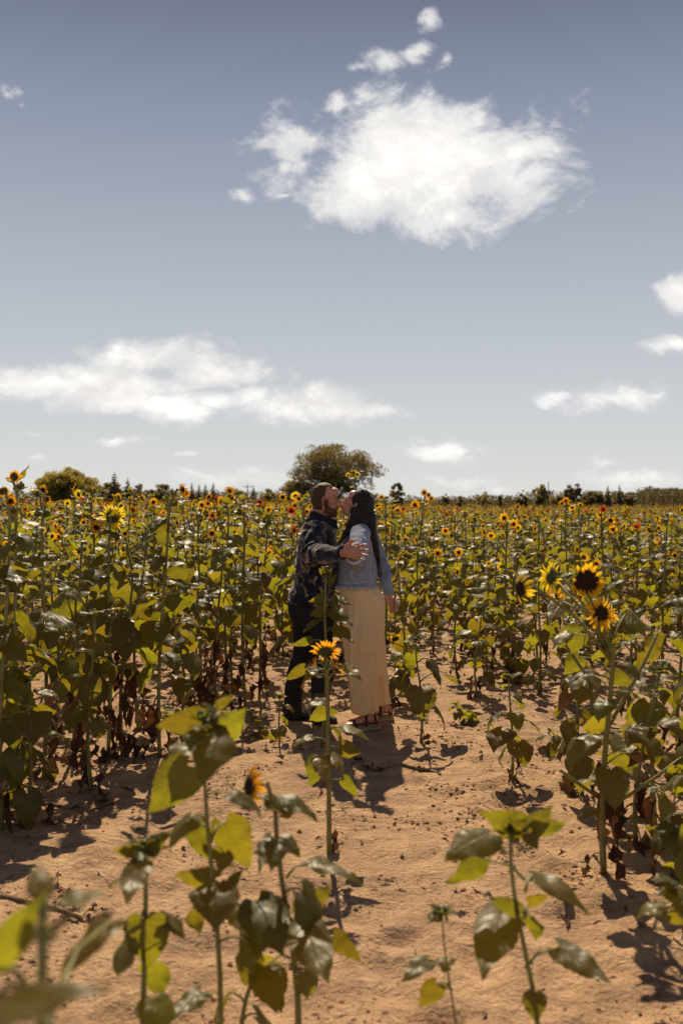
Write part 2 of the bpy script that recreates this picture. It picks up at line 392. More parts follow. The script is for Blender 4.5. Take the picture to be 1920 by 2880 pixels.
def broadleaf(name, X0, X1, ytop, D, label, cat='tree', fol='fol', seed=1, nclump=70, nleaf=70, lsize=.16, airy=0.0, ybase=0.12, group=None, flat=1.0):
    rr = random.Random(seed); w_ = (X1 - X0) / F * D / 2 * 1.08; cx = ((X0 + X1) / 2 - 960) / F * D; h = CAM_H - (ytop - HY) / F * D
    root = empty(name, (cx, D, 0)); tag(root, label, cat, group)
    tk = MB(); cr = MB(); z0 = h * ybase
    ccz = (h + z0) / 2; rz = (h - z0) / 2
    tops = []
    for i in range(nclump):
        while True:
            p = Vector((rr.uniform(-1, 1), rr.uniform(-1, 1), rr.uniform(-1, 1)))
            if p.length < 1 and p.length > .35 - (.3 * (1 - airy)): break
        k = 1 if p.z < 0 else 1 - .12 * p.z
        env = 1 + .16 * noise.noise(Vector((p.x * 2 + seed * 3.1, p.y * 2, p.z * 2)))
        c = Vector((p.x * w_ * .86 * k * env, p.y * w_ * .86 * k, ccz + p.z * rz * .88 * env)); tops.append(c)
        cs = (.17 + .12 * rr.random()) * (1 - .45 * airy)
        rad = (w_ * cs, w_ * cs, min(rz, w_) * cs * .8)
        leafquads(cr, c, rad, nleaf, lsize, rr)
    r0 = max(.09, w_ * .045); nl = 9
    tk.tube([(0, 0, -.1), (w_ * .02, 0, h * .15), (-w_ * .02, 0, h * .32)], [r0 * 1.3, r0, r0 * .8], 8)
    for i in range(nl + int(airy * 14)):
        c = tops[i * len(tops) // (nl + int(airy * 14) + 1)]
        b0 = Vector((0, 0, h * rr.uniform(.14, .32))); m1 = b0.lerp(c, .45) + Vector((rr.uniform(-.1, .1) * w_, 0, h * .08)); 
        tk.tube([b0, m1, c], [r0 * .55, r0 * .32, r0 * .08], 6)
        for j in range(3):
            c2 = rr.choice(tops)
            if (c2 - m1).length < w_ * .8: tk.tube([m1, m1.lerp(c2, .5) + Vector((0, 0, .2)), c2], [r0 * .22, r0 * .14, r0 * .04], 5)
    link('trunk', tk.mesh('trunk', [MT['bark']]), root); link('crown', cr.mesh('crown', [MT[fol]], False), root)
    return root
def conifer(X, wpx, ytop, D, label, seed, group=None, name='spruce_tree', dens=1.0):
    rr = random.Random(seed); h = CAM_H - (ytop - HY) / F * D; w_ = wpx / F * D / 2 * 1.25; cx = (X - 960) / F * D
    root = empty(name, (cx, D, 0)); tag(root, label, 'tree', group)
    tk = MB(); tk.tube([(0, 0, -.1), (0, 0, h * .97)], [w_ * .09 + .04, .015], 6); cr = MB()
    nlev = int(16 * dens)
    for i in range(nlev):
        f = i / (nlev - 1); z = h * (.1 + .9 * f); r = w_ * (1 - f) ** .8 * (1 + rr.uniform(-.22, .22)) + .03
        nb = max(4, int(11 * (1 - f) + 4))
        for k in range(nb):
            a = rr.uniform(0, 6.28); L = r * rr.uniform(.7, 1.1); dz = -L * .28
            for q in range(max(2, int(L / .16))):
                g = (q + .7) / max(2, int(L / .16)); p = (math.cos(a) * L * g, math.sin(a) * L * g, z + dz * g * g + .05 * L)
                leafquads(cr, p, (.12 * L + .04, .12 * L + .04, .09 * L + .04), 5, .07 + .11 * L, rr)
    link('trunk', tk.mesh('trunk', [MT['bark']]), root); link('crown', cr.mesh('crown', [MT['conif']], False), root); return root

broadleaf('willow_tree', 815, 1072, 1236, 120, 'tall airy willow standing directly behind the kissing couple', fol='fol', seed=3, nclump=270, nleaf=72, lsize=.13, airy=.65, ybase=.16)
broadleaf('broadleaf_tree', 782, 885, 1345, 118, 'lower bushy tree at the left foot of the tall airy willow', fol='fold', seed=5, nclump=60, nleaf=80, lsize=.15)
broadleaf('broadleaf_tree', 100, 275, 1312, 112, 'large round green tree, the widest crown at the left end of the horizon', fol='folr', seed=8, nclump=120, nleaf=110, lsize=.17)
broadleaf('broadleaf_tree', 262, 330, 1352, 125, 'pale thin tree between the big round tree and the first spruce', fol='fol', seed=9, nclump=40, nleaf=50, airy=.4)
conifer(323, 64, 1328, 118, 'tallest dark pointed spruce right of the big round tree', 1)
conifer(360, 52, 1347, 122, 'second dark spruce from the big round tree', 2)
conifer(392, 40, 1362, 122, 'lowest spruce, third from the big round tree', 3)
broadleaf('broadleaf_tree', 372, 410, 1352, 128, 'thin pale tree behind the lowest spruce', fol='fol', seed=19, nclump=24, nleaf=40, airy=.5)
broadleaf('broadleaf_tree', 415, 500, 1360, 130, 'rounded loose tree left of the row of small spruces', fol='fol', seed=10, nclump=50, nleaf=60, airy=.3)
for i, (x, yt) in enumerate(((540, 1358), (560, 1364), (578, 1362), (600, 1358))):
    conifer(x, 30, yt, 160, ('first', 'second', 'third', 'fourth')[i] + ' spruce of the short row above the left half of the field', 20 + i, group='row of small dark spruces')
broadleaf('broadleaf_tree', 622, 690, 1366, 150, 'low dark tree right of the row of small spruces', fol='fold', seed=12, nclump=40, nleaf=60)
conifer(712, 24, 1366, 160, 'small spruce alone between two low dark trees', 30)
broadleaf('broadleaf_tree', 722, 785, 1374, 150, 'low flat dark tree beside the bushy tree at the willow', fol='fold', seed=13, nclump=36, nleaf=60)
broadleaf('poplar_tree', 1094, 1138, 1354, 120, 'narrow upright tree right of the tall airy willow', fol='fold', seed=14, nclump=46, nleaf=60, lsize=.13)
broadleaf('broadleaf_tree', 1146, 1172, 1402, 120, 'tiny dark tree just right of the narrow upright tree', fol='fold', seed=15, nclump=16, nleaf=40, lsize=.12)
for i, (a, b_, yt, lb) in enumerate(((1238, 1266, 1384, 'small dark tree on the horizon left of the four low trees'), (1284, 1304, 1393, 'smallest dark tree among the low trees right of the couple'), (1335, 1385, 1384, 'wide low dark tree in the gap before the wooded rise'), (1392, 1422, 1389, 'narrow low tree last before the wooded rise'))):
    broadleaf('broadleaf_tree', a, b_, yt, 130, lb, fol='fold', seed=40 + i, nclump=22, nleaf=50, lsize=.13)
broadleaf('broadleaf_tree', 1452, 1500, 1384, 150, 'low sloping tree at the left end of the wooded rise', fol='fol', seed=50, nclump=34, nleaf=60)
broadleaf('broadleaf_tree', 1495, 1548, 1360, 150, 'tall rounded tree beside the thin bare pole', fol='fold', seed=51, nclump=44, nleaf=70)
broadleaf('pine_tree', 1585, 1640, 1356, 150, 'tall tiered pine standing out of the wooded rise', fol='conif', seed=52, nclump=44, nleaf=60, airy=.3)
lb2 = ['low bush between the rounded tree and the tall pine', 'rounded bush right of the tall tiered pine', 'low broad tree left of the twin pointed spruces', 'low broad tree under the twin pointed spruces', 'bushy tree right of the twin pointed spruces', 'last bushy tree before the long hedge of trees']
for i, (a, b_, yt) in enumerate(((1540, 1600, 1384), (1630, 1690, 1378), (1670, 1725, 1380), (1715, 1765, 1379), (1750, 1800, 1380), (1790, 1840, 1377))):
    broadleaf('broadleaf_tree', a, b_, yt, 160, lb2[i], fol=('fold', 'fol')[i % 2], seed=60 + i, nclump=32, nleaf=60)
conifer(1708, 26, 1366, 158, 'left one of the twin pointed spruces on the wooded rise', 71)
conifer(1740, 26, 1366, 158, 'right one of the twin pointed spruces on the wooded rise', 72)
# woods in one mass at the right edge and a low far line
wood = MB(); rr = random.Random(77)
for i in range(300):
    px = rr.uniform(1800, 2250); D = rr.uniform(135, 175); top = 1374 + 6 * noise.noise(Vector((px * .02, 0, 0))) + 12 * rr.random() ** 2
    h = CAM_H - (top - HY) / F * D; x = (px - 960) / F * D
    for k in range(3): leafquads(wood, (x, D, h * (.85 - .33 * k)), (1.1, 1.1, .7), 34, .18, rr)
tag(link('woods', wood.mesh('woods', [MT['hedge']], False)), 'long mass of olive green woods at the right edge of the horizon', 'woods', kind='stuff')
line = MB()
for i in range(1500):
    px = rr.uniform(-500, 2400); D = rr.uniform(175, 215)
    if 1060 < px < 1330 and rr.random() < .7: continue
    h = 1.9 + 1.2 * (noise.noise(Vector((px * .012, 3, 0))) + .35) + (.8 if px < 800 else (.7 if px > 1450 else 0)); x = (px - 960) / F * D
    leafquads(line, (x, D, h * .5), (1.6, 1.2, max(.6, h * .6)), 26, .25, rr)
tag(link('hedge_line', line.mesh('hedge_line', [MT['hedge']], False)), 'low dark line of hedges along the far edge of the field', 'hedge', kind='stuff')
# thin bare pole
pr = MB(); pr.tube([(0, 0, 0), (0, 0, CAM_H + 50 / F * 150)], [.09, .05], 8)
o = link('pole', pr.mesh('pole', [MT['bark']])); o.location = ((1537 - 960) / F * 150, 149, 0); tag(o, 'thin bare utility pole rising beside the tall rounded tree', 'pole')
pr = MB(); pr.tube([(0, 0, 0), (0, 0, CAM_H + 42 / F * 190)], [.12, .08], 8); pr.tube([(-.9, 0, 4.1), (.9, 0, 4.1)], [.06, .06], 6)
o = link('pole', pr.mesh('pole', [MT['bark']])); o.location = ((696 - 960) / F * 190, 190, 0); tag(o, 'distant utility pole with a crossbar left of the bushy tree at the willow', 'pole')
# ------------------------------------------------------------------ the couple
def remesh(mb, voxel, smooth_it=4, disp=None, name='m'):
    me = bpy.data.meshes.new('tmp'); me.from_pydata([tuple(v) for v in mb.v], [], mb.f)
    o = bpy.data.objects.new('tmp', me); COL.objects.link(o)
    md = o.modifiers.new('r', 'REMESH'); md.mode = 'VOXEL'; md.voxel_size = voxel; md.use_smooth_shade = True
    sm = o.modifiers.new('s', 'SMOOTH'); sm.iterations = smooth_it; sm.factor = .5
    dg = bpy.context.evaluated_depsgraph_get(); res = bpy.data.meshes.new_from_object(o.evaluated_get(dg))
    bpy.data.objects.remove(o); bpy.data.meshes.remove(me)
    if disp:
        n = len(res.vertices); nor = [v.normal.copy() for v in res.vertices]
        for v, nn in zip(res.vertices, nor): v.co = v.co + nn * disp(v.co, nn)
    res.polygons.foreach_set('use_smooth', [True] * len(res.polygons)); res.update(); return res
def region(me, fn, off, name, material, parent):
    """a skin of the surface where fn(co) > 0, raised by off"""
    vs_ = me.vertices; keep = [p for p in me.polygons if all(fn(vs_[i].co) > 0 for i in p.vertices)]
    idx = {}; V = []; Fc = []
    for p in keep:
        f = []
        for i in p.vertices:
            if i not in idx:
                idx[i] = len(V); k = min(1.0, fn(vs_[i].co)); 
                V.append(vs_[i].co + vs_[i].normal * (off * (.25 + .75 * k)))
            f.append(idx[i])
        Fc.append(f)
    m2 = bpy.data.meshes.new(name); m2.from_pydata([tuple(v) for v in V], [], Fc); m2.materials.append(material)
    m2.polygons.foreach_set('use_smooth', [True] * len(Fc)); m2.update()
    return link(name, m2, parent)
def pring(l, r, y, D, hy, cy=0.0, tilt=0.0):
    """silhouette from px l to r at row y, half depth hy -> loft ring"""
    a, b = P(l, y, D), P(r, y, D); c = (a + b) / 2 + Vector((0, cy, 0)); ax = (b - a) / 2
    ax = ax + Vector((0, 0, tilt * ax.length)); return (c, ax, Vector((0, hy, 0)))
def head_prims(mb, Mx, female=False):
    def B(c, r, rot=None):
        Rm = Mx.to_3x3() @ (Euler(rot).to_matrix() if rot else Matrix.Identity(3)); mb.ball(Mx @ Vector(c), r, Rm)
    k = .94 if female else 1.0
    B((-.018, 0, .042), (.098 * k, .077 * k, .088 * k)); B((-.035, 0, .0), (.078, .066, .066))
    B((.022, 0, -.005), (.062, .063, .085)); B((.032, 0, -.048), (.052, .052, .062))
    B((.026, 0, -.078), (.056 * k, .052 * k, .036)); B((.062, 0, -.100), (.022 * k, .024 * k, .019))
    B((.050, 0, .062), (.046, .058, .045)); 
    for s in (-1, 1):
        B((.071, s * .024, .032), (.013, .026, .008)); B((.040, s * .048, -.008), (.034, .018, .020))     # brow, cheekbone
        B((.0745, s * .030, .010), (.010, .014, .0085)); B((.098, s * .011, -.031), (.010, .008, .0075))    # lid, nostril wing
        B((-.006, s * .079, -.004), (.019, .007, .031), (0, -.25, s * .35)); B((-.004, s * .083, .012), (.017, .006, .012)); B((.0, s * .080, -.027), (.009, .006, .010))
        B((.052, s * .030, -.045), (.030, .020, .028))
    nk = -.010 if female else 0
    p = [Mx @ Vector(q) for q in ((.078, 0, .026), (.090, 0, .006), (.104 + nk, 0, -.016), (.110 + nk, 0, -.026))]
    mb.tube(p, [.009, .0095, .011, .0115], 10)
    B((.094, 0, -.030), (.020, .018, .016)); B((.082, 0, -.02), (.02, .024, .028)); B((.108 + nk, 0, -.028), (.012, .012, .010)); B((.092, 0, -.040), (.010, .012, .008))
    B((.088, 0, -.054), (.013, .023, .0065)); B((.086, 0, -.067), (.012, .019, .0070)); B((.076, 0, -.060), (.016, .026, .016))
    B((.074, 0, -.086), (.014, .020, .012))
def fingers(mb, wrist, f, n, s, spec, r=.0098, palm_l=.095, palm_w=.042, palm_t=.016):
    """wrist point, f = along the hand, n = out of the back, s = towards the thumb. spec: list of 5 (thumb first) joint lists in (f,n,s)"""
    f, n, s = f.normalized(), n.normalized(), s.normalized()
    rings = []
    for t_, w_, th in ((-.01, .027, .021), (.02, .033, .022), (.055, .040, .019), (.085, .043, .015), (.098, .040, .011)):
        rings.append((wrist + f * t_, s * (w_ * palm_w / .042), n * th * palm_t / .016))
    mb.loft(rings, 18)
    for k, ch in enumerate(spec):
        pts = [wrist + f * a + n * b + s * c for a, b, c in ch]
        rr_ = r * (1.15 if k == 0 else (.88 if k == 4 else 1))
        mb.tube(pts, [rr_ * 1.12] + [rr_] * (len(pts) - 2) + [rr_ * .8], 10); mb.ball(pts[-1], (rr_ * .86,) * 3)
        mb.ball(pts[0], (rr_ * 1.25,) * 3); mb.ball(pts[-2], (rr_ * 1.06,) * 3)
        if k == 0: mb.tube([wrist + f * .012 + s * .012, pts[0], pts[1]], [.018, .017, .012], 10)

# --- materials
def m_skin(name, c, c2):
    m, t, b = mat(name); g = t.new('ShaderNodeNewGeometry').outputs['Position']; nz = t.noise(g, 26, 4, .6)
    cc = t.mix(t.mapr(nz, .35, .7, 0, 1), c, c2); t.link(cc, b.inputs['Base Color']); b.inputs['Roughness'].default_value = .42; b.inputs['Specular IOR Level'].default_value = .5
    b.inputs['Subsurface Weight'].default_value = .12; b.inputs['Subsurface Radius'].default_value = (.012, .005, .003); b.inputs['Subsurface Scale'].default_value = 1
    t.link(bump(t, t.noise(g, 260, 3, .6), .2, .001), b.inputs['Normal']); return m
MT['skin'] = m_skin('skin', (.50, .235, .145), (.42, .17, .10)); MT['skinw'] = m_skin('skin_fair', (.56, .29, .20), (.48, .22, .15))
MT['skinr'] = m_skin('skin_flushed', (.50, .14, .09), (.42, .10, .07))
def m_hairy(name, c, c2, sx, rough=.45):
    m, t, b = mat(name); g = t.new('ShaderNodeNewGeometry').outputs['Position']; v = t.vmath('MULTIPLY', g, sx)
    nz = t.noise(v, 1.0, 5, .7); cc = t.mix(t.mapr(nz, .38, .66, 0, 1), c, c2); t.link(cc, b.inputs['Base Color'])
    b.inputs['Roughness'].default_value = rough; b.inputs['Specular IOR Level'].default_value = .3; t.link(bump(t, nz, .9, .004), b.inputs['Normal']); return m
MT['hairm'] = m_hairy('short_brown_hair', (.030, .013, .007), (.10, .045, .024), (160, 160, 90), .6)
MT['beard'] = m_hairy('brown_beard', (.060, .026, .013), (.16, .075, .038), (220, 220, 120), .75)
MT['hairw'] = m_hairy('long_dark_brown_hair', (.010, .005, .003), (.040, .014, .007), (130, 130, 7), .55)
def m_fleece():
    m, t, b = mat('camo_fleece'); g = t.new('ShaderNodeNewGeometry').outputs['Position']; v = t.vmath('MULTIPLY', g, (1, 1, .7))
    n1 = t.noise(v, 19, 4, .62, .8); n2 = t.noise(t.vmath('ADD', v, (7, 3, 1)), 19, 4, .6, .8)
    c = t.ramp(n1, [(.44, (.010, .011, .018)), (.52, (.014, .016, .026)), (.58, (.17, .12, .078)), (.66, (.38, .28, .19))])
    c = t.mix(t.mapr(n2, .52, .60, 0, 1), c, (.020, .024, .045)); t.link(c, b.inputs['Base Color'])
    b.inputs['Roughness'].default_value = .95; b.inputs['Specular IOR Level'].default_value = .15; b.inputs['Sheen Weight'].default_value = .45; b.inputs['Sheen Roughness'].default_value = .4; col(b, 'Sheen Tint', (.75, .7, .7))
    t.link(bump(t, t.noise(g, 110, 3, .7), .6, .004), b.inputs['Normal']); return m
MT['fleece'] = m_fleece()
MT['collar'] = m_simple('black_collar', (.012, .013, .020), .9, .2, (.022, .024, .036), 60, bmp=.4)
def m_cloth(name, c, c2, sc, weave, rough=.85, sheen=0):
    m, t, b = mat(name); g = t.new('ShaderNodeNewGeometry').outputs['Position']
    nz = t.noise(g, sc, 5, .65); v = t.vmath('MULTIPLY', g, (weave, weave, weave * .15)); n2 = t.noise(v, 1, 3, .6)
    cc = t.mix(t.mapr(nz, .35, .68, 0, 1), c, c2); cc = t.mix(t.mapr(n2, .45, .7, 0, .5), cc, tuple(min(.8, k * 1.5) for k in c2)); t.link(cc, b.inputs['Base Color'])
    b.inputs['Roughness'].default_value = rough; b.inputs['Specular IOR Level'].default_value = .25; b.inputs['Sheen Weight'].default_value = sheen
    t.link(bump(t, n2, .35, .002), b.inputs['Normal']); return m
MT['jeans'] = m_cloth('black_trousers', (.012, .011, .012), (.022, .019, .020), 14, 300)
MT['denim'] = m_cloth('pale_denim', (.15, .175, .245), (.29, .32, .395), 7, 150)
MT['denimw'] = m_cloth('bleached_denim', (.45, .49, .56), (.58, .60, .64), 30, 200)
MT['linen'] = m_cloth('cream_linen', (.72, .47, .25), (.80, .55, .31), 5, 420)
MT['boot'] = m_simple('black_boot', (.012, .010, .010), .6, .4, (.03, .022, .018), 40)
MT['strap'] = m_simple('brown_leather', (.10, .032, .018), .5, .4, (.065, .02, .012), 40)
MT['cork'] = m_simple('cork_sole', (.36, .25, .15), .85, .2, (.24, .16, .09), 120, bmp=.3)
MT['rubber'] = m_simple('pale_sole', (.46, .40, .33), .8, .2)
MT['lip'] = m_simple('lips', (.40, .11, .09), .45, .4); MT['nail'] = m_simple('nail', (.62, .35, .28), .3, .5)
MT['dark'] = m_simple('brow_hair', (.04, .02, .012), .7, .2)
def nz3(co, s, off=0): return noise.noise(Vector((co.x * s[0] + off, co.y * s[1], co.z * s[2])))
def ridged(co, s, off=0): return 1 - abs(noise.noise(Vector((co.x * s[0] + off, co.y * s[1], co.z * s[2])))) * 2

# --- man
base = P(850, 2036, 7.3); man = empty('person', (base.x, 7.3, H(base.x, 7.3)))
tag(man, 'bearded man in camouflage fleece and black trousers kissing the woman and holding her hand out', 'person', 'kissing couple in the field')
def unp(o, par):   # keep world coordinates under a placed parent
    o.matrix_basis = Matrix.Translation(-Vector(par.location)); return o
mh = Matrix.Translation(P(917, 1408, 7.30)) @ Euler((0, R(5), R(-3))).to_matrix().to_4x4() @ Matrix.Scale(.97, 4)
b = MB(); head_prims(b, mh)
b.loft([(mh @ Vector((-.028, 0, -.035)), Vector((.062, 0, .0)), Vector((0, .060, 0))), (P(902, 1445, 7.33), Vector((.068, 0, -.01)), Vector((0, .066, 0))), (P(896, 1470, 7.34), Vector((.078, 0, 0)), Vector((0, .085, 0)))], 20)
b.loft([pring(862, 930, 1468, 7.35, .14), pring(850, 938, 1490, 7.35, .18), pring(843, 943, 1550, 7.35, .19), pring(836, 938, 1640, 7.35, .17), pring(824, 930, 1715, 7.35, .16)], 20)
def limb(mb, pts, rr_, n=14): mb.tube(pts, rr_, n)
# legs under the trousers
LA = [(873, 1700, 7.43, .08), (860, 1760, 7.44, .075), (855, 1830, 7.44, .058), (840, 1900, 7.43, .052), (826, 1970, 7.42, .042), (824, 2020, 7.42, .036)]
LB = [(885, 1700, 7.26, .08), (903, 1760, 7.25, .075), (904, 1830, 7.23, .058), (903, 1900, 7.21, .052), (901, 1970, 7.20, .042), (903, 2032, 7.20, .036)]
for Lg in (LA, LB): limb(b, [P(x, y, D) for x, y, D, r in Lg], [q[3] for q in Lg])
b.loft([(P(835, 2030, 7.42), Vector((.05, 0, 0)), Vector((0, .035, 0))), (P(840, 2038, 7.42), Vector((.08, 0, 0)), Vector((0, .04, 0)))], 12)
# arms
shR = P(886, 1492, 7.13); elR = P(876, 1562, 6.93); wrR = P(966, 1555, 6.56)
limb(b, [shR, elR, wrR + (elR - wrR) * .12, wrR], [.055, .045, .031, .029])
shL = P(890, 1495, 7.56); elL = P(935, 1575, 7.66); wrL = P(1010, 1610, 7.56)
limb(b, [shL, elL, wrL], [.055, .045, .03])
hf = (P(1004, 1553, 6.47) - wrR)
hf = Vector((hf.x, hf.y * .6, hf.z)); hn = Vector((-.1, -1, .1)); hs_ = hf.cross(hn).normalized()
if hs_.z < 0: hs_ = -hs_
man_f = [[(.03, .0, .046), (.058, -.004, .066), (.080, -.008, .074)],
         [(.094, 0, .030), (.130, .004, .037), (.156, .002, .041), (.176, -.003, .042)],
         [(.098, 0, .008), (.138, .004, .009), (.166, .002, .008), (.188, -.003, .006)],
         [(.094, 0, -.014), (.134, .004, -.020), (.160, .002, -.025), (.182, -.003, -.029)],
         [(.084, 0, -.034), (.114, .003, -.046), (.134, .001, -.052), (.152, -.003, -.056)]]
fingers(b, wrR, hf, hn, hs_, man_f, .0098, palm_w=.044)
fingers(b, wrL, Vector((.9, -.45, -.1)), Vector((.3, .9, .2)), Vector((0, 0, 1)), [[(.03, -.01, .04), (.05, -.02, .055), (.07, -.03, .06)]] + [[(.09, 0, q), (.12, -.01, q * 1.1), (.145, -.03, q * 1.2), (.16, -.045, q * 1.2)] for q in (.03, .01, -.01, -.03)], .0095)
body = remesh(b, .0045, 2); body.materials.append(MT['skin']); unp(link('body', body, man), man)
mhi = mh.inverted()
def reg(me, fn, off, name, mt, par): return unp(region(me, fn, off, name, mt, par), par)
def hairm(co):
    q = mhi @ co
    if q.z < -.075 or q.x > .05: return -1
    line = .028 + .055 * max(0, min(1, (abs(q.y) - .015) / .06)) * 0  # hairline
    hx = -.004 + (.026 if q.z > .10 and abs(q.y) < .04 else 0)
    if q.z > .03: d = (hx + .02 * (1 - abs(q.y) / .08) * (1 if q.z > .1 else 0)) - q.x
    else: d = (-.022 + .02 * (q.z > .0)) - q.x
    if q.z < -.035: d = min(d, -.022 - q.x)
    d = min(d, (q.z + .075) * .6)
    if (q.x + .004) ** 2 / .026 ** 2 + (q.z + .002) ** 2 / .038 ** 2 < 1: return -1
    return d * 60
reg(body, hairm, .006, 'hair', MT['hairm'], man)
def beardf(co):
    q = mhi @ co
    if q.x < -.01 or q.z > .02 or q.z < -.13: return -1
    # side strip in front of the ear, jaw, chin and moustache
    jaw = -.028 - .55 * max(0, q.x - .015) ; 
    d = (jaw - q.z)
    if q.x > .062: d = max(d, -.040 - q.z) if abs(q.y) < .03 else max(d, -.052 - q.z)
    if q.x < .03: d = max(d, .012 - q.z) if q.x < .022 else d
    if q.x > .084 and -.073 < q.z < -.049 and abs(q.y) < .022: return -1
    if q.x < .018 and q.z < -.03: d = min(d, (q.x + .004 + max(0, -.03 - q.z) * .1))
    if q.z < -.095 and q.x < .03: return -1
    return d * 90 + .5 * noise.noise(q * 180)
reg(body, beardf, .008, 'beard', MT['beard'], man)
def browf(co):
    q = mhi @ co; return 1 if (q.x > .05 and .026 < q.z < .037 and .010 < abs(q.y) < .046) else -1
reg(body, browf, .003, 'eyebrow', MT['dark'], man)
def lashf(co):
    q = mhi @ co; return 1 if (q.x > .06 and .000 < q.z < .0045 and .018 < abs(q.y) < .044) else -1
reg(body, lashf, .0015, 'eyelash', MT['dark'], man)
def earf(co):
    q = mhi @ co; return 1 if abs(q.y) > .0795 and abs(q.x) < .025 and abs(q.z) < .038 else -1
reg(body, earf, .0008, 'ear', MT['skinr'], man)
for ch in man_f[1:]:
    p0 = wrR + hf.normalized() * (ch[-1][0] - .002) + hn.normalized() * (ch[-1][1] + .0085) + hs_ * ch[-1][2]
    nb = MB(); nb.ball(p0, (.0055, .002, .0045)); unp(link('fingernail', nb.mesh('fingernail', [MT['nail']]), man), man)
# jacket
b = MB()
b.loft([pring(868, 930, 1462, 7.35, .10), pring(854, 936, 1474, 7.35, .155), pring(845, 942, 1488, 7.35, .205), pring(839, 948, 1510, 7.35, .225), pring(833, 952, 1550, 7.35, .22), pring(830, 951, 1590, 7.35, .205), pring(826, 948, 1625, 7.35, .20), pring(816, 944, 1655, 7.35, .205), pring(806, 940, 1688, 7.35, .215), pring(808, 938, 1694, 7.35, .205)], 28)
for s_, e_, w_ in ((shR, elR, wrR), (shL, elL, wrL)):
    w2 = w_ + (e_ - w_).normalized() * .004
    b.tube([s_ + Vector((-.005, -.0 if s_ is shR else .0, .006)), s_.lerp(e_, .5), e_, e_.lerp(w2, .45), e_.lerp(w2, .86), w2], [.094, .083, .078, .066, .056, .051], 16)
b.ball(shR + Vector((0, .04, .0)), (.085, .09, .075)); b.ball(shL + Vector((0, -.04, .0)), (.085, .09, .075))
def jdisp(co, n):
    d = .011 * ridged(co, (9, 5, 13)) * 1 + .006 * nz3(co, (22, 14, 26), 3)
    la = (co - elR).length
    if la < .24: # compression folds round the elbow and down the sleeve
        ax = (wrR - elR).normalized(); u = (co - elR).dot(ax); d += .012 * math.sin(u * 105 + 3 * nz3(co, (8, 8, 8))) * (1 - la / .24)
    return d - .008
j = remesh(b, .0075, 4, jdisp); j.materials.append(MT['fleece']); unp(link('fleece_jacket', j, man), man)
b = MB()
cc = [(P(907, 1447, 7.33), .084, .078), (P(906, 1455, 7.33), .088, .084), (P(904, 1465, 7.34), .096, .098), (P(900, 1476, 7.345), .110, .120)]
n_ = 30; vv = []; ff = []
for ring, (c, rx, ry) in enumerate(cc):
    for k in range(n_):
        q = 2 * math.pi * k / n_; fx = math.cos(q); tl = -.036 * fx if ring < 2 else -.028 * fx   # collar runs down to the open front
        ex = .018 * max(0, fx) ** 6
        vv.append(c + Vector((fx * (rx + ex), math.sin(q) * ry, tl)))
for ring in range(len(cc) - 1):
    for k in range(n_): k2 = (k + 1) % n_; ff.append((ring * n_ + k, ring * n_ + k2, (ring + 1) * n_ + k2, (ring + 1) * n_ + k))
b.add(vv, ff); me = b.mesh('collar', [MT['collar']]); o = unp(link('collar', me, man), man); so = o.modifiers.new('s', 'SOLIDIFY'); so.thickness = .008
so.offset = 0
# trousers
b = MB()
b.loft([pring(812, 934, 1675, 7.35, .17), pring(809, 938, 1700, 7.35, .18), pring(811, 939, 1730, 7.35, .18), pring(822, 938, 1757, 7.35, .165)], 24)
for rows in ([(811, 905, 1725, 7.43, .095), (822, 892, 1757, 7.43, .09), (825, 886, 1821, 7.43, .08), (811, 868, 1870, 7.43, .072), (800, 850, 1930, 7.42, .066), (797, 848, 1975, 7.42, .062), (796, 853, 2026, 7.42, .065)],
             [(850, 938, 1725, 7.26, .095), (868, 938, 1757, 7.26, .09), (872, 936, 1821, 7.25, .08), (872, 935, 1870, 7.22, .074), (874, 930, 1930, 7.20, .066), (876, 927, 1985, 7.20, .062), (876, 930, 2036, 7.20, .066)]):
    b.loft([pring(*q) for q in rows], 20)
t_ = remesh(b, .009, 4, lambda co, n: .008 * ridged(co, (10, 10, 5)) + .006 * nz3(co, (9, 9, 28)) - .006); t_.materials.append(MT['jeans']); unp(link('trousers', t_, man), man)
for (x0, x1, yy, D, hy) in ((797, 870, 2040, 7.42, .048), (880, 948, 2052, 7.2, .048)):
    b = MB(); zb = H(P(x0, yy, D).x + .05, D) + .004
    def pt(x, z): return Vector((P(x, yy, D).x, D, zb + z))
    L = x1 - x0
    b.loft([(pt(x0 + L * f, z), Vector((0, 0, hz)), Vector((0, hw * hy / .048, 0))) for f, z, hz, hw in ((.0, .035, .03, .02), (.06, .045, .043, .036), (.3, .06, .058, .040), (.5, .045, .042, .044), (.75, .032, .030, .050), (.95, .024, .022, .040), (1.0, .02, .012, .022))], 18)
    b.loft([(pt(x0 + L * .2, .05), Vector((.05, 0, 0)), Vector((0, .045, 0))), (pt(x0 + L * .2, .12), Vector((.05, 0, 0)), Vector((0, .05, 0)))], 16)
    me = remesh(b, .006, 3); me.materials.append(MT['boot']); bo = unp(link('boot', me, man), man)
    b = MB(); b.loft([(pt(x0 + L * f, .006), Vector((0, 0, .010)), Vector((0, hw, 0))) for f, hw in ((-.01, .02), (.1, .038), (.4, .038), (.75, .05), (.97, .038), (1.02, .02))], 14)
    so_ = b.mesh('sole', [MT['boot']]); s2 = link('sole', so_, bo)

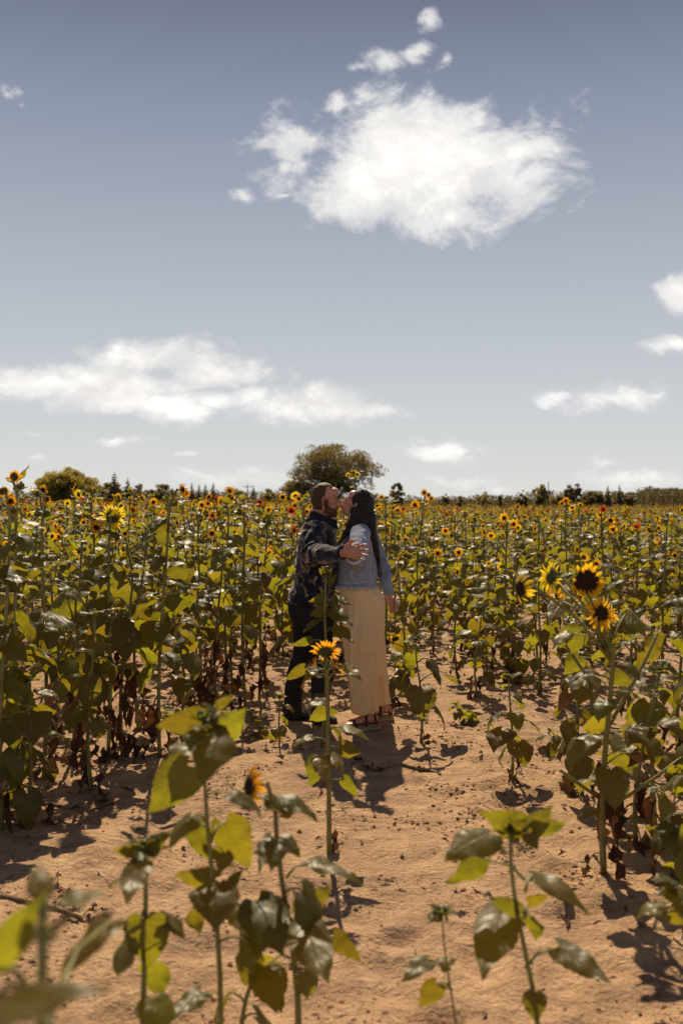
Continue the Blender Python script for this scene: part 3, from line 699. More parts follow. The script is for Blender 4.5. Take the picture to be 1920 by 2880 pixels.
# --- woman
base = P(1030, 2036, 7.3); wom = empty('person', (base.x, 7.3, H(base.x, 7.3)))
tag(wom, 'woman with long dark hair in pale denim jacket and cream trousers kissing the man', 'person', 'kissing couple in the field')
wh = Matrix.Translation(P(999, 1421, 7.33)) @ Euler((0, R(30), R(0))).to_matrix().to_4x4() @ Euler((0, 0, R(180))).to_matrix().to_4x4() @ Matrix.Scale(.90, 4)
whi = wh.inverted()
b = MB(); head_prims(b, wh, True)
b.loft([(wh @ Vector((-.01, 0, -.05)), Vector((.052, 0, .012)), Vector((0, .052, 0))), (P(1000, 1460, 7.3), Vector((.056, 0, 0)), Vector((0, .052, 0))), (P(1008, 1484, 7.31), Vector((.07, 0, 0)), Vector((0, .07, 0)))], 18)
b.loft([pring(990, 1030, 1478, 7.3, .10), pring(980, 1042, 1495, 7.3, .15), pring(968, 1050, 1530, 7.3, .155), pring(960, 1052, 1590, 7.3, .14), pring(962, 1054, 1640, 7.3, .14), pring(964, 1072, 1700, 7.3, .16)], 20)
for rows in ([(1015, 1700, 7.22, .060), (1018, 1780, 7.2, .060), (1024, 1860, 7.18, .055), (1028, 1940, 7.17, .050), (1034, 2000, 7.17, .036), (1036, 2022, 7.17, .036)],
             [(1030, 1700, 7.38, .060), (1045, 1780, 7.4, .060), (1060, 1860, 7.45, .055), (1072, 1930, 7.46, .048), (1082, 1975, 7.47, .034), (1084, 2002, 7.47, .036)]):
    limb(b, [P(x, y, D) for x, y, D, r in rows], [q[3] for q in rows])
# feet point left and a little towards the camera
def foot(mb, heel, toe, zt=0):
    ax = (toe - heel); u = ax.normalized(); sd_ = Vector((-u.y, u.x, 0))
    mb.loft([(heel + ax * f + Vector((0, 0, z)), Vector((0, 0, hz)), sd_ * hw) for f, z, hz, hw in ((0, .03, .022, .02), (.1, .038, .032, .03), (.3, .048, .040, .032), (.5, .038, .030, .036), (.72, .026, .018, .042), (.82, .02, .014, .042))], 16)
    for k, (o_, l_) in enumerate(((.030, 1.0), (.012, .98), (-.004, .95), (-.019, .91), (-.033, .86))):
        mb.tube([heel + ax * .76 + sd_ * o_ * .9 + Vector((0, 0, .02)), heel + ax * (l_ - .05) + sd_ * o_ + Vector((0, 0, .02)), heel + ax * l_ + sd_ * o_ + Vector((0, 0, .014))], [.010, .0095, .007], 8)
zf = H(.15, 7.15)
heelF, toeF = Vector((P(1062, 2030, 7.2).x, 7.20, zf + .042)), Vector((P(966, 2045, 7.1).x, 7.08, zf + .036))
heelR, toeR = Vector((P(1100, 2015, 7.5).x, 7.49, zf + .042)), Vector((P(1014, 2020, 7.42).x, 7.42, zf + .036))
foot(b, heelF, toeF); foot(b, heelR, toeR)
s1 = P(1014, 1498, 7.10); e1 = P(1004, 1580, 6.84); w1 = P(992, 1556, 6.62)
limb(b, [s1, e1, w1], [.048, .038, .024])
s2 = P(1036, 1500, 7.47); e2 = P(1080, 1608, 7.50); w2_ = P(1095, 1684, 7.42)
limb(b, [s2, e2, w2_], [.046, .036, .024])
# left hand laced through the man's fingers from behind
wbase = w1
cx = wrR + hf.normalized() * .108
her = []
for zz in (.020, -.003, -.025):
    c0 = wrR + hf.normalized() * .100 - hn.normalized() * .035 + hs_ * zz
    her.append([c0, c0 + hf.normalized() * .016 + hn.normalized() * .02, c0 + hf.normalized() * .016 + hn.normalized() * .045, c0 - hf.normalized() * .006 + hn.normalized() * .056])
c0 = wrR + hf.normalized() * .098 - hn.normalized() * .035 + hs_ * .043
her.append([c0, c0 + hf.normalized() * .018 + hn.normalized() * .02 + hs_ * .008, c0 + hf.normalized() * .012 + hn.normalized() * .04 + hs_ * .010, c0 - hf.normalized() * .008 + hn.normalized() * .05 + hs_ * .006])
for ch in her: b.tube(ch, [.009, .0085, .008, .007], 9); b.ball(ch[-1], (.0076,) * 3)
pc = wrR + hf.normalized() * .070 - hn.normalized() * .040
b.loft([(w1, Vector((.025, 0, 0)), Vector((0, .018, 0))), (w1.lerp(pc, .5), Vector((.032, 0, -.01)), Vector((0, .017, 0))), (pc, Vector((.02, 0, -.04)), Vector((0, .015, 0))), (pc + hf.normalized() * .03, hs_ * .042, hn.normalized() * .012)], 16)
th0 = pc - hf.normalized() * .02 + hs_ * .03
b.tube([th0, th0 + hs_ * .03 + hn.normalized() * .02, th0 + hs_ * .046 + hn.normalized() * .045 + hf.normalized() * .006, th0 + hs_ * .050 + hn.normalized() * .062 + hf.normalized() * .014], [.014, .011, .0105, .009], 10); b.ball(th0 + hs_ * .050 + hn.normalized() * .062 + hf.normalized() * .014, (.0092,) * 3)
# right hand hanging, closed on the cut flower's stalk
hp = P(1104, 1700, 7.40)
wf = Vector((.32, -.1, -.94)).normalized(); wn = Vector((-.15, -1, 0)).normalized(); ws = Vector((.9, 0, .3))
ws = wf.cross(wn).normalized(); ws = ws if ws.x > 0 else -ws
fingers(b, w2_, wf, wn, ws, [[(.03, -.006, .030), (.052, .012, .042), (.068, .024, .036)]] + [[(.078, 0, q), (.098, -.012, q), (.104, -.036, q), (.086, -.046, q), (.074, -.030, q)] for q in (.022, .008, -.006, -.020)], .0084, palm_w=.034, palm_t=.014)
wb = remesh(b, .0045, 2); wb.materials.append(MT['skinw']); unp(link('body', wb, wom), wom)
def lipf(co):
    q = whi @ co; return 1 if (q.x > .082 and -.073 < q.z < -.048 and abs(q.y) < .020) else -1
reg(wb, lipf, .001, 'lips', MT['lip'], wom)
def browf(co):
    q = whi @ co; return 1 if (q.x > .05 and .030 < q.z < .038 and .012 < abs(q.y) < .048) else -1
reg(wb, browf, .002, 'eyebrow', MT['dark'], wom)
def lashf(co):
    q = whi @ co; return 1 if (q.x > .05 and .000 < q.z < .005 and .016 < abs(q.y) < .046) else -1
reg(wb, lashf, .002, 'eyelash', MT['dark'], wom)
# hair: cap over the skull, then a long fall down the back
b = MB()
def WB(c, r): b.ball(wh @ Vector(c), r, wh.to_3x3())
WB((-.030, 0, .050), (.108, .092, .098)); WB((-.055, 0, .0), (.090, .088, .09)); WB((-.02, .0, .07), (.092, .082, .085)); WB((-.040, .0, .0), (.062, .098, .085)); WB((-.05, .0, -.06), (.055, .095, .07)); WB((-.018, .0, .062), (.066, .086, .045))
def hr(l, r, y, hy, cy=0): return pring(l, r, y, 7.32, hy, cy)
b.loft([hr(1000, 1046, 1412, .095), hr(992, 1049, 1440, .115), hr(985, 1050, 1468, .135), hr(984, 1053, 1486, .155), hr(1014, 1056, 1505, .150), hr(1034, 1061, 1530, .14), hr(1046, 1065, 1560, .12), hr(1057, 1066, 1582, .06), hr(1061, 1066, 1598, .03)], 26)
# a lock over the near shoulder front, as the wind leaves it
b.tube([P(1002, 1432, 7.24), P(992, 1466, 7.2), P(980, 1492, 7.15), P(964, 1514, 7.13), P(950, 1532, 7.13)], [.045, .042, .026, .013, .003], 10)
b.tube([P(1040, 1450, 7.24), P(1048, 1500, 7.2), P(1060, 1535, 7.19), P(1065, 1565, 7.22), P(1066, 1592, 7.25)], [.045, .028, .012, .007, .003], 10)
def hdisp(co, n):
    return .0045 * ridged(co, (75, 75, 3.5)) + .004 * nz3(co, (25, 25, 4), 2) - .002
hm = remesh(b, .006, 3, hdisp)
hm.materials.append(MT['hairw']); hair = unp(link('long_hair', hm, wom), wom)
# strands that leave the mass
b = MB(); rs = random.Random(5)
for i in range(90):
    x = rs.uniform(984, 1050); D = 7.32 + rs.uniform(-.14, .14); y0 = rs.uniform(1395, 1440)
    if i < 40: a0 = P(rs.uniform(1036, 1050), y0, D); pts = [a0, P(1052 + rs.uniform(-2, 3), y0 + 60, D), P(1060 + rs.uniform(-4, 6), y0 + 120, D), P(1068 + rs.uniform(-6, 8), y0 + rs.uniform(150, 230), D)]
    elif i < 60: a0 = P(rs.uniform(984, 992), 1440, 7.2); pts = [a0, P(978 + rs.uniform(-4, 4), 1480, 7.14), P(962 + rs.uniform(-8, 6), 1515, 7.12), P(946 + rs.uniform(-8, 12), 1540 + rs.uniform(-12, 18), 7.12)]
    else: a0 = wh @ Vector((rs.uniform(-.06, .06), rs.uniform(-.07, .07), .13)); pts = [a0, a0 + Vector((.02, 0, .004 + rs.uniform(0, .006))), a0 + Vector((.05, 0, rs.uniform(-.02, -.008)))]
    b.tube(pts, [.0011, .0010, .0008, .0004][:len(pts)], 4)
link('loose_strands', b.mesh('loose_strands', [MT['hairw']]), hair)
# trousers
b = MB()
b.loft([pring(956, 1054, 1630, 7.3, .155), pring(952, 1062, 1650, 7.3, .17), pring(954, 1077, 1678, 7.3, .185), pring(955, 1082, 1702, 7.3, .19), pring(958, 1081, 1742, 7.3, .185), pring(962, 1080, 1775, 7.3, .18)], 28)
for rows in ([(965, 1050, 1720, 7.22, .09), (959, 1058, 1755, 7.19, .108), (961, 1060, 1788, 7.17, .115), (971, 1063, 1864, 7.16, .105), (982, 1063, 1930, 7.16, .105), (990, 1063, 1990, 7.16, .108), (991, 1062, 2003, 7.16, .108)],
             [(990, 1075, 1720, 7.38, .09), (986, 1080, 1755, 7.41, .108), (990, 1080, 1788, 7.44, .115), (1008, 1087, 1864, 7.45, .10), (1026, 1092, 1930, 7.46, .10), (1034, 1096, 1970, 7.46, .10), (1035, 1097, 1978, 7.46, .10)]):
    b.loft([pring(*q) for q in rows], 24)
b.loft([pring(957, 1080, 1700, 7.3, .19), pring(960, 1080, 1760, 7.3, .215), pring(966, 1080, 1800, 7.3, .20), pring(985, 1078, 1850, 7.3, .15), pring(1000, 1074, 1900, 7.3, .09)], 28)
def wdisp(co, n):
    dn = max(0, min(1, (1.25 - co.z) / .9))
    return .017 * ridged(co, (13, 13, 1.1)) * (.3 + dn) + .006 * nz3(co, (11, 11, 7)) + .006 * ridged(co, (4, 4, 24)) * max(0, 1 - abs(co.z - .95) / .15) - .010
t_ = remesh(b, .0085, 3, wdisp); t_.materials.append(MT['linen']); tr_ = unp(link('wide_trousers', t_, wom), wom)
b = MB(); b.tube([P(1000, 1650, 7.108), P(1003, 1740, 7.045), P(1012, 1850, 7.045), P(1026, 1990, 7.04)], [.0015] * 4, 5)
# denim jacket
b = MB()
b.loft([pring(992, 1030, 1474, 7.3, .085), pring(984, 1040, 1484, 7.3, .14), pring(974, 1047, 1496, 7.3, .175), pring(964, 1053, 1518, 7.3, .185), pring(955, 1058, 1550, 7.3, .18), pring(949, 1061, 1590, 7.3, .17), pring(947, 1061, 1622, 7.3, .172), pring(947, 1059, 1634, 7.3, .176), pring(946, 1060, 1648, 7.3, .178)], 30)
w1c = e1.lerp(w1, .72)
b.tube([s1 + Vector((0, .02, .004)), s1.lerp(e1, .5), e1, e1.lerp(w1c, .5), w1c], [.076, .070, .066, .058, .050], 16)
b.ball(s1 + Vector((0, .06, .004)), (.072, .085, .062)); b.ball(s2 + Vector((0, -.05, .004)), (.07, .08, .06))
w2c = e2.lerp(w2_, .90)
b.tube([s2, s2.lerp(e2, .5), e2, e2.lerp(w2c, .5), w2c], [.066, .062, .056, .050, .044], 16)
def ddisp(co, n):
    d = .006 * ridged(co, (9, 9, 10), 5) + .003 * nz3(co, (30, 30, 30))
    for a, c in ((e1, .2), (e2, .16)):
        l = (co - a).length
        if l < c: d += .009 * math.sin(co.z * 120 + co.x * 60 + 2 * nz3(co, (9, 9, 9))) * (1 - l / c)
    return d - .004
dj = remesh(b, .007, 3, ddisp); dj.materials.append(MT['denim']); jo = unp(link('denim_jacket', dj, wom), wom)
# frayed hem, cuffs, seams and buttons
def jpart(name, mb_, mt_): 
    o = link(name, mb_.mesh(name, [mt_]), jo); return o
b = MB(); rs = random.Random(9)
for i in range(520):
    q = rs.uniform(0, 6.283); a, c = P(946, 1648, 7.3), P(1060, 1648, 7.3); ce = (a + c) / 2; rx = (c.x - a.x) / 2 + .002
    p = ce + Vector((math.cos(q) * rx, math.sin(q) * .180, .008)); L = rs.uniform(.008, .034)
    d = Vector((math.cos(q) * .3 + rs.uniform(-.3, .3), math.sin(q) * .3, -1)).normalized()
    b.tube([p, p + d * L * .6, p + d * L + Vector((rs.uniform(-.006, .006), 0, 0))], [.0016, .0013, .0006], 4)
jpart('frayed_hem', b, MT['denimw'])
b = MB()
for k in range(2):
    c_ = w1c + (w1 - e1).normalized() * (.004 - .012 * k); ax = (w1 - e1).normalized(); u = ax.orthogonal().normalized(); v = ax.cross(u)
    b.tube([c_ + u * math.cos(q / 16 * 6.283) * .053 + v * math.sin(q / 16 * 6.283) * .053 for q in range(17)], [.008] * 17, 6, cap=False)
jpart('rolled_cuff', b, MT['denimw'])
def near_surf(px, py):   # a point just proud of the near side of the jacket
    from mathutils.bvhtree import BVHTree
    global _bv
    try: _bv
    except NameError: _bv = BVHTree.FromPolygons([v.co for v in dj.vertices], [p.vertices for p in dj.polygons])
    o_ = Vector((0, 0, CAM_H)); d_ = (P(px, py, 7) - o_).normalized(); h = _bv.ray_cast(o_, d_); return h[0] - d_ * .002 if h[0] else None
for (x, y) in ((1003, 1609), (1003, 1618), (1006, 1627), (972, 1622)):
    p = near_surf(x, y)
    if p: bb = MB(); bb.ball(p, (.008, .004, .008)); jpart('button', bb, MT['rubber'])
for pl in ([(984, 1588), (988, 1612), (993, 1640)], [(1034, 1500), (1042, 1530), (1042, 1580), (1038, 1630)], [(948, 1636), (975, 1638), (1005, 1641), (1035, 1636), (1056, 1630)]):
    pts = []
    for k in range(len(pl) - 1):
        for q in range(6):
            x = pl[k][0] + (pl[k + 1][0] - pl[k][0]) * q / 6; y = pl[k][1] + (pl[k + 1][1] - pl[k][1]) * q / 6; p = near_surf(x, y)
            if p: pts.append(p)
    if len(pts) > 2:
        bb = MB(); bb.tube(pts, [.0024] * len(pts), 5); jpart('seam', bb, MT['denimw'])
# sandals
for heel, toe in ((heelF, toeF), (heelR, toeR)):
    ax = toe - heel; u = Vector((ax.x, ax.y, 0)).normalized(); sd_ = Vector((-u.y, u.x, 0)); zg = zf + .003
    b = MB(); out_ = []
    prof = ((-.06, .018), (-.02, .034), (.15, .038), (.4, .036), (.6, .042), (.8, .048), (.95, .040), (1.02, .022))
    top = [heel + ax * f + sd_ * w_ for f, w_ in prof] + [heel + ax * f - sd_ * w_ for f, w_ in reversed(prof)]
    n_ = len(top); vv = []
    for z_, k in ((zg, .96), (zg + .014, 1.0), (zg + .016, .98), (zg + .040, 1.0)):
        for p in top:
            c_ = heel + ax * ((p - heel).dot(u) / ax.length); vv.append(Vector((c_.x + (p.x - c_.x) * k, c_.y + (p.y - c_.y) * k, z_)))
    ff = [tuple(reversed(range(n_)))] + [tuple(3 * n_ + i for i in range(n_))]; 
    for r_ in range(3):
        for i in range(n_): i2 = (i + 1) % n_; ff.append((r_ * n_ + i, r_ * n_ + i2, (r_ + 1) * n_ + i2, (r_ + 1) * n_ + i))
    b.add(vv, ff); b.m = [1 if (i >= 2 and i < 2 + n_) else 0 for i in range(len(ff))]
    root = unp(link('sandal', b.mesh('sandal', [MT['cork'], MT['rubber']], False), wom), wom)
    def band(f0, f1, w0, h0, th=.011):
        pts = []
        for q in range(11):
            a = math.pi * q / 10; f = f0 + (f1 - f0) * q / 10
            pts.append(heel + ax * f + sd_ * math.cos(a) * w0 + Vector((0, 0, -.004 + math.sin(a) * h0)))
        bb = MB()
        for q in range(10):
            p, r = pts[q], pts[q + 1]; bb.add([p - u * th, r - u * th, r + u * th, p + u * th], [(0, 1, 2, 3)])
        o_ = link('strap', bb.mesh('strap', [MT['strap']]), root); md = o_.modifiers.new('s', 'SOLIDIFY'); md.thickness = .004; md.offset = 1
    band(.70, .78, .046, .052, .010); band(.78, .66, .046, .052, .009); band(.42, .34, .040, .088, .011); band(.10, .28, .036, .108, .008)
    bb = MB()
    pts = [heel + ax * (.05 + .13 * (1 - math.cos(a))) + sd_ * math.sin(a) * .041 + Vector((0, 0, .085)) for a in [-1.6 + 3.2 * k / 12 for k in range(13)]]
    for q in range(12):
        p, r = pts[q], pts[q + 1]; bb.add([p + Vector((0, 0, -.009)), r + Vector((0, 0, -.009)), r + Vector((0, 0, .009)), p + Vector((0, 0, .009))], [(0, 1, 2, 3)])
    link('heel_strap', bb.mesh('heel_strap', [MT['strap']]), root)
    bb = MB(); bb.tube([heel + Vector((0, 0, .0)), heel - ax * .03 + Vector((0, 0, .045)), heel + Vector((0, 0, .085))], [.008] * 3, 6); link('heel_tab', bb.mesh('heel_tab', [MT['strap']]), root)

# ------------------------------------------------------------------ sunflower kit
def interp(tab, s):
    for i in range(len(tab) - 1):
        if s <= tab[i + 1][0]:
            k = (s - tab[i][0]) / (tab[i + 1][0] - tab[i][0]); k = k * k * (3 - 2 * k) * .4 + k * .6; return tab[i][1] + (tab[i + 1][1] - tab[i][1]) * k
    return tab[-1][1]
WT = [(0, .16), (.07, .36), (.18, .45), (.32, .46), (.5, .38), (.7, .235), (.87, .09), (1, .0)]
def leaf_geo(rr, nl, nw, pet=.6, up=.6, a0=-.2, kap=-1.0, fold=.25, rip=.06, wr=1.0, serr=0.0, crump=0.0, side=0.0):
    mb = MB(); r0 = .026
    # petiole: leaves the stem upwards, arches over to where the blade starts
    npt = 6 if nl > 6 else 4; pts = [Vector((0, 0, 0))]; a = up
    for i in range(npt):
        a = up + (a0 - up) * (i / (npt - 1)) ** 1.6; pts.append(pts[-1] + Vector((math.cos(a), 0, math.sin(a))) * pet / npt)
    mb.tube(pts, [r0 * (1.35 - .75 * i / npt) for i in range(len(pts))], 5 if nl > 6 else 3, mat=0, cap=False)
    c = pts[-1]; th = a0; vv = []; uv = []; ff = []; tw = 0; ph = rr.uniform(0, 6.28); ph2 = rr.uniform(0, 6.28)
    for i in range(nl + 1):
        s = i / nl; T = Vector((math.cos(th), 0, math.sin(th))); N = Vector((-math.sin(th), 0, math.cos(th))); hw = interp(WT, s) * wr
        sd2 = Vector((0, 1, 0)) + N * side * s
        for j in range(-nw, nw + 1):
            t = j / nw; at = abs(t); e = hw
            if serr and abs(j) == nw and 0 < i < nl: e = hw * (1 + serr * (1 if i % 2 else -1) * (.5 + .5 * rr.random()))
            off = fold * at * hw * (1 - .4 * at) + rip * (math.sin(s * 11 + ph + (2 if j < 0 else 0)) * at ** 1.5 + .4 * math.sin(s * 23 + ph2) * at) * (1 - s * .4)
            off -= .35 * (at * hw) ** 2 * 2
            p = c + sd2 * (t * e) + N * off - T * (.17 * at ** 1.5 * (1 - s) ** 3)
            if crump:
                q = p * 3.2 + Vector((ph, 0, 0)); p = p + Vector((noise.noise(q), noise.noise(q + Vector((9, 0, 0))) , noise.noise(q + Vector((0, 9, 0))))) * crump
            vv.append(p); uv.append((s, t))
        c = c + T / nl; th += kap / nl * (1 + .5 * s)
    W = 2 * nw + 1
    for i in range(nl):
        for j in range(W - 1):
            ff.append((i * W + j, i * W + j + 1, (i + 1) * W + j + 1, (i + 1) * W + j) if i < nl - 1 else ((i * W + j, i * W + j + 1, (i + 1) * W + W // 2)))
    mb.add(vv, ff, 1, uv); return mb

FL = leaf_geo
def placed_leaf(root, A, B, mode, wr=1.0, from_pt=None, seed=1, mt='leaf', kap=-.45):
    """blade from A (base) to B (tip), root-local; mode picks the tilt of the blade"""
    rr = random.Random(seed); A, B = Vector(A), Vector(B); X = (B - A); Ln = X.length; X.normalize()
    want = Vector({'T': (rr.uniform(-.25, .25), -1, -.15), 'K': (rr.uniform(-.2, .2), -.64, .77), 'S': (rr.uniform(-.12, .12), -.30, .95)}[mode])
    Z = (want - X * want.dot(X)).normalized(); Y = Z.cross(X)
    g = leaf_geo(rr, 20, 5, pet=.01, up=.0, a0=.22 if mode != 'K' else .08, kap=kap if mode != 'K' else -.2, fold=rr.uniform(.05, .25) if mode != 'K' else .04, rip=rr.uniform(.02, .05), wr=wr * {'T': .78, 'K': .84, 'S': .85}[mode], serr=.05, crump=rr.uniform(.02, .05), side=rr.uniform(-.2, .2))
    M3 = Matrix((X, Y, Z)).transposed().to_4x4(); Mx = Matrix.Translation(A) @ M3 @ Matrix.Scale(Ln * .93, 4); mb = MB(); mb.merge(g, Mx)
    if from_pt is not None:
        f = Vector(from_pt); mid = f.lerp(A, .55) + Vector((0, 0, .12 * (A - f).length)); mb.tube([f, f.lerp(mid, .6) + Vector((0, 0, .01)), mid, A], [.0042, .0036, .0030, .0026], 6)
    return link('leaf', mb.mesh('leaf', [MT['stem'], MT[mt]]), root)
rl = random.Random(21)
def leaf_set(nl, nw, serr, n_g):
    out_ = []
    for i in range(n_g):
        dr = i / (n_g - 1)
        out_.append(leaf_geo(rl, nl, nw, pet=rl.uniform(.4, .85), up=rl.uniform(.35, 1.0), a0=.45 - 1.35 * dr + rl.uniform(-.15, .15), kap=-rl.uniform(.3, 1.1) - .4 * dr, fold=rl.uniform(.05, .45), rip=rl.uniform(.02, .055), wr=rl.uniform(.82, 1.12), serr=serr, crump=rl.uniform(.02, .07), side=rl.uniform(-.35, .35)))
    return out_
def dry_set(nl, nw, n):
    return [leaf_geo(rl, nl, nw, pet=rl.uniform(.3, .6), up=rl.uniform(-.9, .1), a0=-1.35, kap=rl.uniform(-.35, .3), fold=rl.uniform(.8, 1.7), rip=.14, wr=rl.uniform(.26, .46), serr=.1, crump=rl.uniform(.13, .2)) for _ in range(n)]
G_HI = leaf_set(22, 5, .055, 10); G_MD = leaf_set(6, 2, 0, 12); D_HI = dry_set(10, 3, 5); D_MD = dry_set(5, 2, 5); G_LO = leaf_set(3, 1, 0, 8)
ml_hi = [g.mesh('leaf', [MT['stem'], MT['leaf']]) for g in G_HI]; ml_md = [g.mesh('leaf', [MT['stem'], MT['leaf']]) for g in G_MD]
ml_yh = [g.mesh('leaf', [MT['stem'], MT['yell']]) for g in G_HI[5:]]; ml_ym = [g.mesh('leaf', [MT['stem'], MT['yell']]) for g in G_MD[6:]]
ml_dh = [g.mesh('withered_leaf', [MT['drystem'], MT['dry']]) for g in D_HI]; ml_dm = [g.mesh('withered_leaf', [MT['drystem'], MT['dry']]) for g in D_MD]
def disc_geo(rr, hi, dome=.25):
    mb = MB(); n = 20 if hi else 10; vv = [(0, 0, dome * .8)]; ff = []
    prof = [(.3, dome * .95), (.62, dome), (.88, dome * .6), (1.0, .05)]
    for r, z in prof:
        for k in range(n): q = 6.2832 * k / n; vv.append((r * math.cos(q), r * math.sin(q), z + rr.uniform(-.02, .02)))
    for k in range(n): ff.append((0, 1 + k, 1 + (k + 1) % n))
    for i in range(len(prof) - 1):
        for k in range(n): k2 = (k + 1) % n; ff.append((1 + i * n + k, 1 + (i + 1) * n + k, 1 + (i + 1) * n + k2, 1 + i * n + k2))
    mb.add(vv, ff, 0)
    vv = []; ff = []; prof = [(1.02, .03), (1.0, -.12), (.75, -.32), (.38, -.46), (.17, -.62), (.13, -.95)]
    for r, z in prof:
        for k in range(n): q = 6.2832 * k / n; vv.append((r * math.cos(q), r * math.sin(q), z))
    for i in range(len(prof) - 1):
        for k in range(n): k2 = (k + 1) % n; ff.append((i * n + k, (i + 1) * n + k, (i + 1) * n + k2, i * n + k2))
    mb.add(vv, ff, 1)
    for k in range(24 if hi else 9):
        q = 6.2832 * (k + rr.random() * .6) / (24 if hi else 9); L = rr.uniform(.45, .85); w_ = .16 if hi else .26; o = rr.uniform(-.05, .5)
        d = Vector((math.cos(q), math.sin(q), 0)); s = Vector((-d.y, d.x, 0)); z0 = -.12 - .2 * rr.random(); r0 = .95 if z0 > -.2 else .8
        p0 = d * r0 + Vector((0, 0, z0)); p1 = p0 + d * L * .45 + Vector((0, 0, o * L * .3)); p2 = p0 + d * L * .85 + Vector((0, 0, o * L))
        mb.add([p0 - s * w_, p0 + s * w_, p1 + s * w_ * .8, p1 - s * w_ * .8, p2], [(0, 1, 2, 3), (3, 2, 4)], 1)
    return mb
def petal_geo(rr, ns=5, L=1.15, w_=.19, lift=.3, curl=.0, nw=1):
    vv = []; ff = []; uv = []; th = lift; c = Vector((.74, 0, .02)); W = 2 * nw + 1; tab = [(0, .35), (.2, .8), (.45, 1), (.75, .7), (1, 0.05)]; tws = rr.uniform(-.5, .5)
    for i in range(ns + 1):
        s = i / ns; N = Vector((-math.sin(th), 0, math.cos(th))); hw = interp(tab, s) * w_
        for j in range(-nw, nw + 1):
            t = j / nw; vv.append(c + (Vector((0, 1, 0)) + N * tws * s) * t * hw + N * (.3 * hw * abs(t))); uv.append((s, t))
        c = c + Vector((math.cos(th), 0, math.sin(th))) * L / ns; th += curl / ns
    for i in range(ns):
        for j in range(W - 1): ff.append((i * W + j, i * W + j + 1, (i + 1) * W + j + 1, (i + 1) * W + j))
    mb = MB(); mb.add(vv, ff, 0, uv); return mb
def ring_geo(rr, n, state, ns=3):
    """whole ring of petals; state 0 fresh, 1 swept back, 2 ragged"""
    mb = MB()
    for k in range(n):
        if state == 2 and rr.random() < .3: continue
        lift = rr.uniform(-.1, .55) if state == 0 else (rr.uniform(-.9, .1) if state == 1 else rr.uniform(-.9, .8)); cu = rr.uniform(-.7, .5) if state < 2 else rr.uniform(-1.8, 1.8)
        p = petal_geo(rr, ns, L=rr.uniform(1.2, 1.75) if state < 2 else rr.uniform(.9, 1.6), w_=rr.uniform(.17, .24), lift=lift, curl=cu)
        mb.merge(p, Matrix.Translation((0, 0, -.05 * (k % 2))) @ Matrix.Rotation(6.2832 * (k + rr.uniform(-.4, .4)) / n, 4, 'Z'))
    return mb
rp = random.Random(31)
disc_hi = disc_geo(rp, True).mesh('flower_head', [MT['disc'], MT['bract']]); dmd_ = disc_geo(rp, False)
dmd_.v = [Vector((v[0] * .78, v[1] * .78, v[2])) for v in dmd_.v]
disc_md = dmd_.mesh('flower_head', [MT['disc'], MT['bract']])
disc_br = disc_geo(rp, True, .2).mesh('flower_head', [MT['discg'], MT['bract']])
RING = [[ring_geo(rp, n_, st, 4) for n_ in (26, 30)] for st in range(3)]
ring_me = {}
def ring_mesh(state, k, colr):
    key = (state, k, colr)
    if key not in ring_me: ring_me[key] = RING[state][k].mesh('petals', [MT[colr]])
    return ring_me[key]
PET = [[petal_geo(rp, 7, L=rp.uniform(1.25, 1.6), w_=rp.uniform(.17, .22), lift=l_, curl=c_, nw=2) for _ in range(3)] for l_, c_ in ((.25, -.3), (-.5, -.5), (.1, 1.4))]
pet_me = {}
def pet_mesh(state, k, colr):
    key = (state, k, colr)
    if key not in pet_me: pet_me[key] = PET[state][k].mesh('petal', [MT[colr]])
    return pet_me[key]
def bud_geo(rr):
    mb = MB(); mb.ball((0, 0, .15), (.5, .5, .42), nu=10, nv=6, mat=0)
    for k in range(16):
        q = 6.2832 * k / 16; L = rr.uniform(.9, 1.5); w_ = .16; d = Vector((math.cos(q), math.sin(q), 0)); s = Vector((-d.y, d.x, 0)); o = rr.uniform(.3, 1.3)
        p0 = d * .42 + Vector((0, 0, -.05)); p1 = p0 + d * L * .4 + Vector((0, 0, o * .25)); p2 = p0 + d * L * .7 + Vector((0, 0, o * .8))
        mb.add([p0 - s * w_, p0 + s * w_, p1 + s * w_ * .9, p1 - s * w_ * .9, p2], [(0, 1, 2, 3), (3, 2, 4)], 0)
    mb.tube([(0, 0, -.9), (0, 0, 0)], [.12, .3], 6); return mb
bud_me = bud_geo(rp).mesh('bud', [MT['bract']])
def head_matrix(pos, n, r, spin=0):
    r = r * .80
    q = Vector(n).to_track_quat('Z', 'Y').to_matrix().to_4x4(); return Matrix.Translation(pos) @ q @ Matrix.Rotation(spin, 4, 'Z') @ Matrix.Scale(r, 4)
def add_head(parent, pos, n, r, colr, state=0, hi=False, rr=rp, brown=False, ps=1.0):
    Mh = head_matrix(Vector(pos) - Vector((0, 0, 0)), n, r, rr.uniform(0, 6))
    h = link('flower_head', (disc_br if brown else disc_hi) if hi else disc_md, parent, Mh)
    if hi:
        n_ = 30
        for k in range(n_):
            if state == 2 and rr.random() < .25: continue
            Mp = Matrix.Translation((0, 0, -.06 * (k % 2))) @ Matrix.Rotation(6.2832 * (k + rr.uniform(-.35, .35)) / n_, 4, 'Z') @ Matrix.Rotation(rr.uniform(-.3, .3), 4, 'Y') @ Matrix.Translation((.88, 0, 0)) @ Matrix.Scale(ps * rr.uniform(.7, 1.15), 4) @ Matrix.Translation((-.88, 0, 0))
            link('petal', pet_mesh(state, rr.randrange(3), colr), h, Mp)
    else: link('petals', ring_mesh(state, rr.randrange(2), colr), h, Matrix.Scale(1.0, 4)); h.scale = h.scale * 1.0
    return h
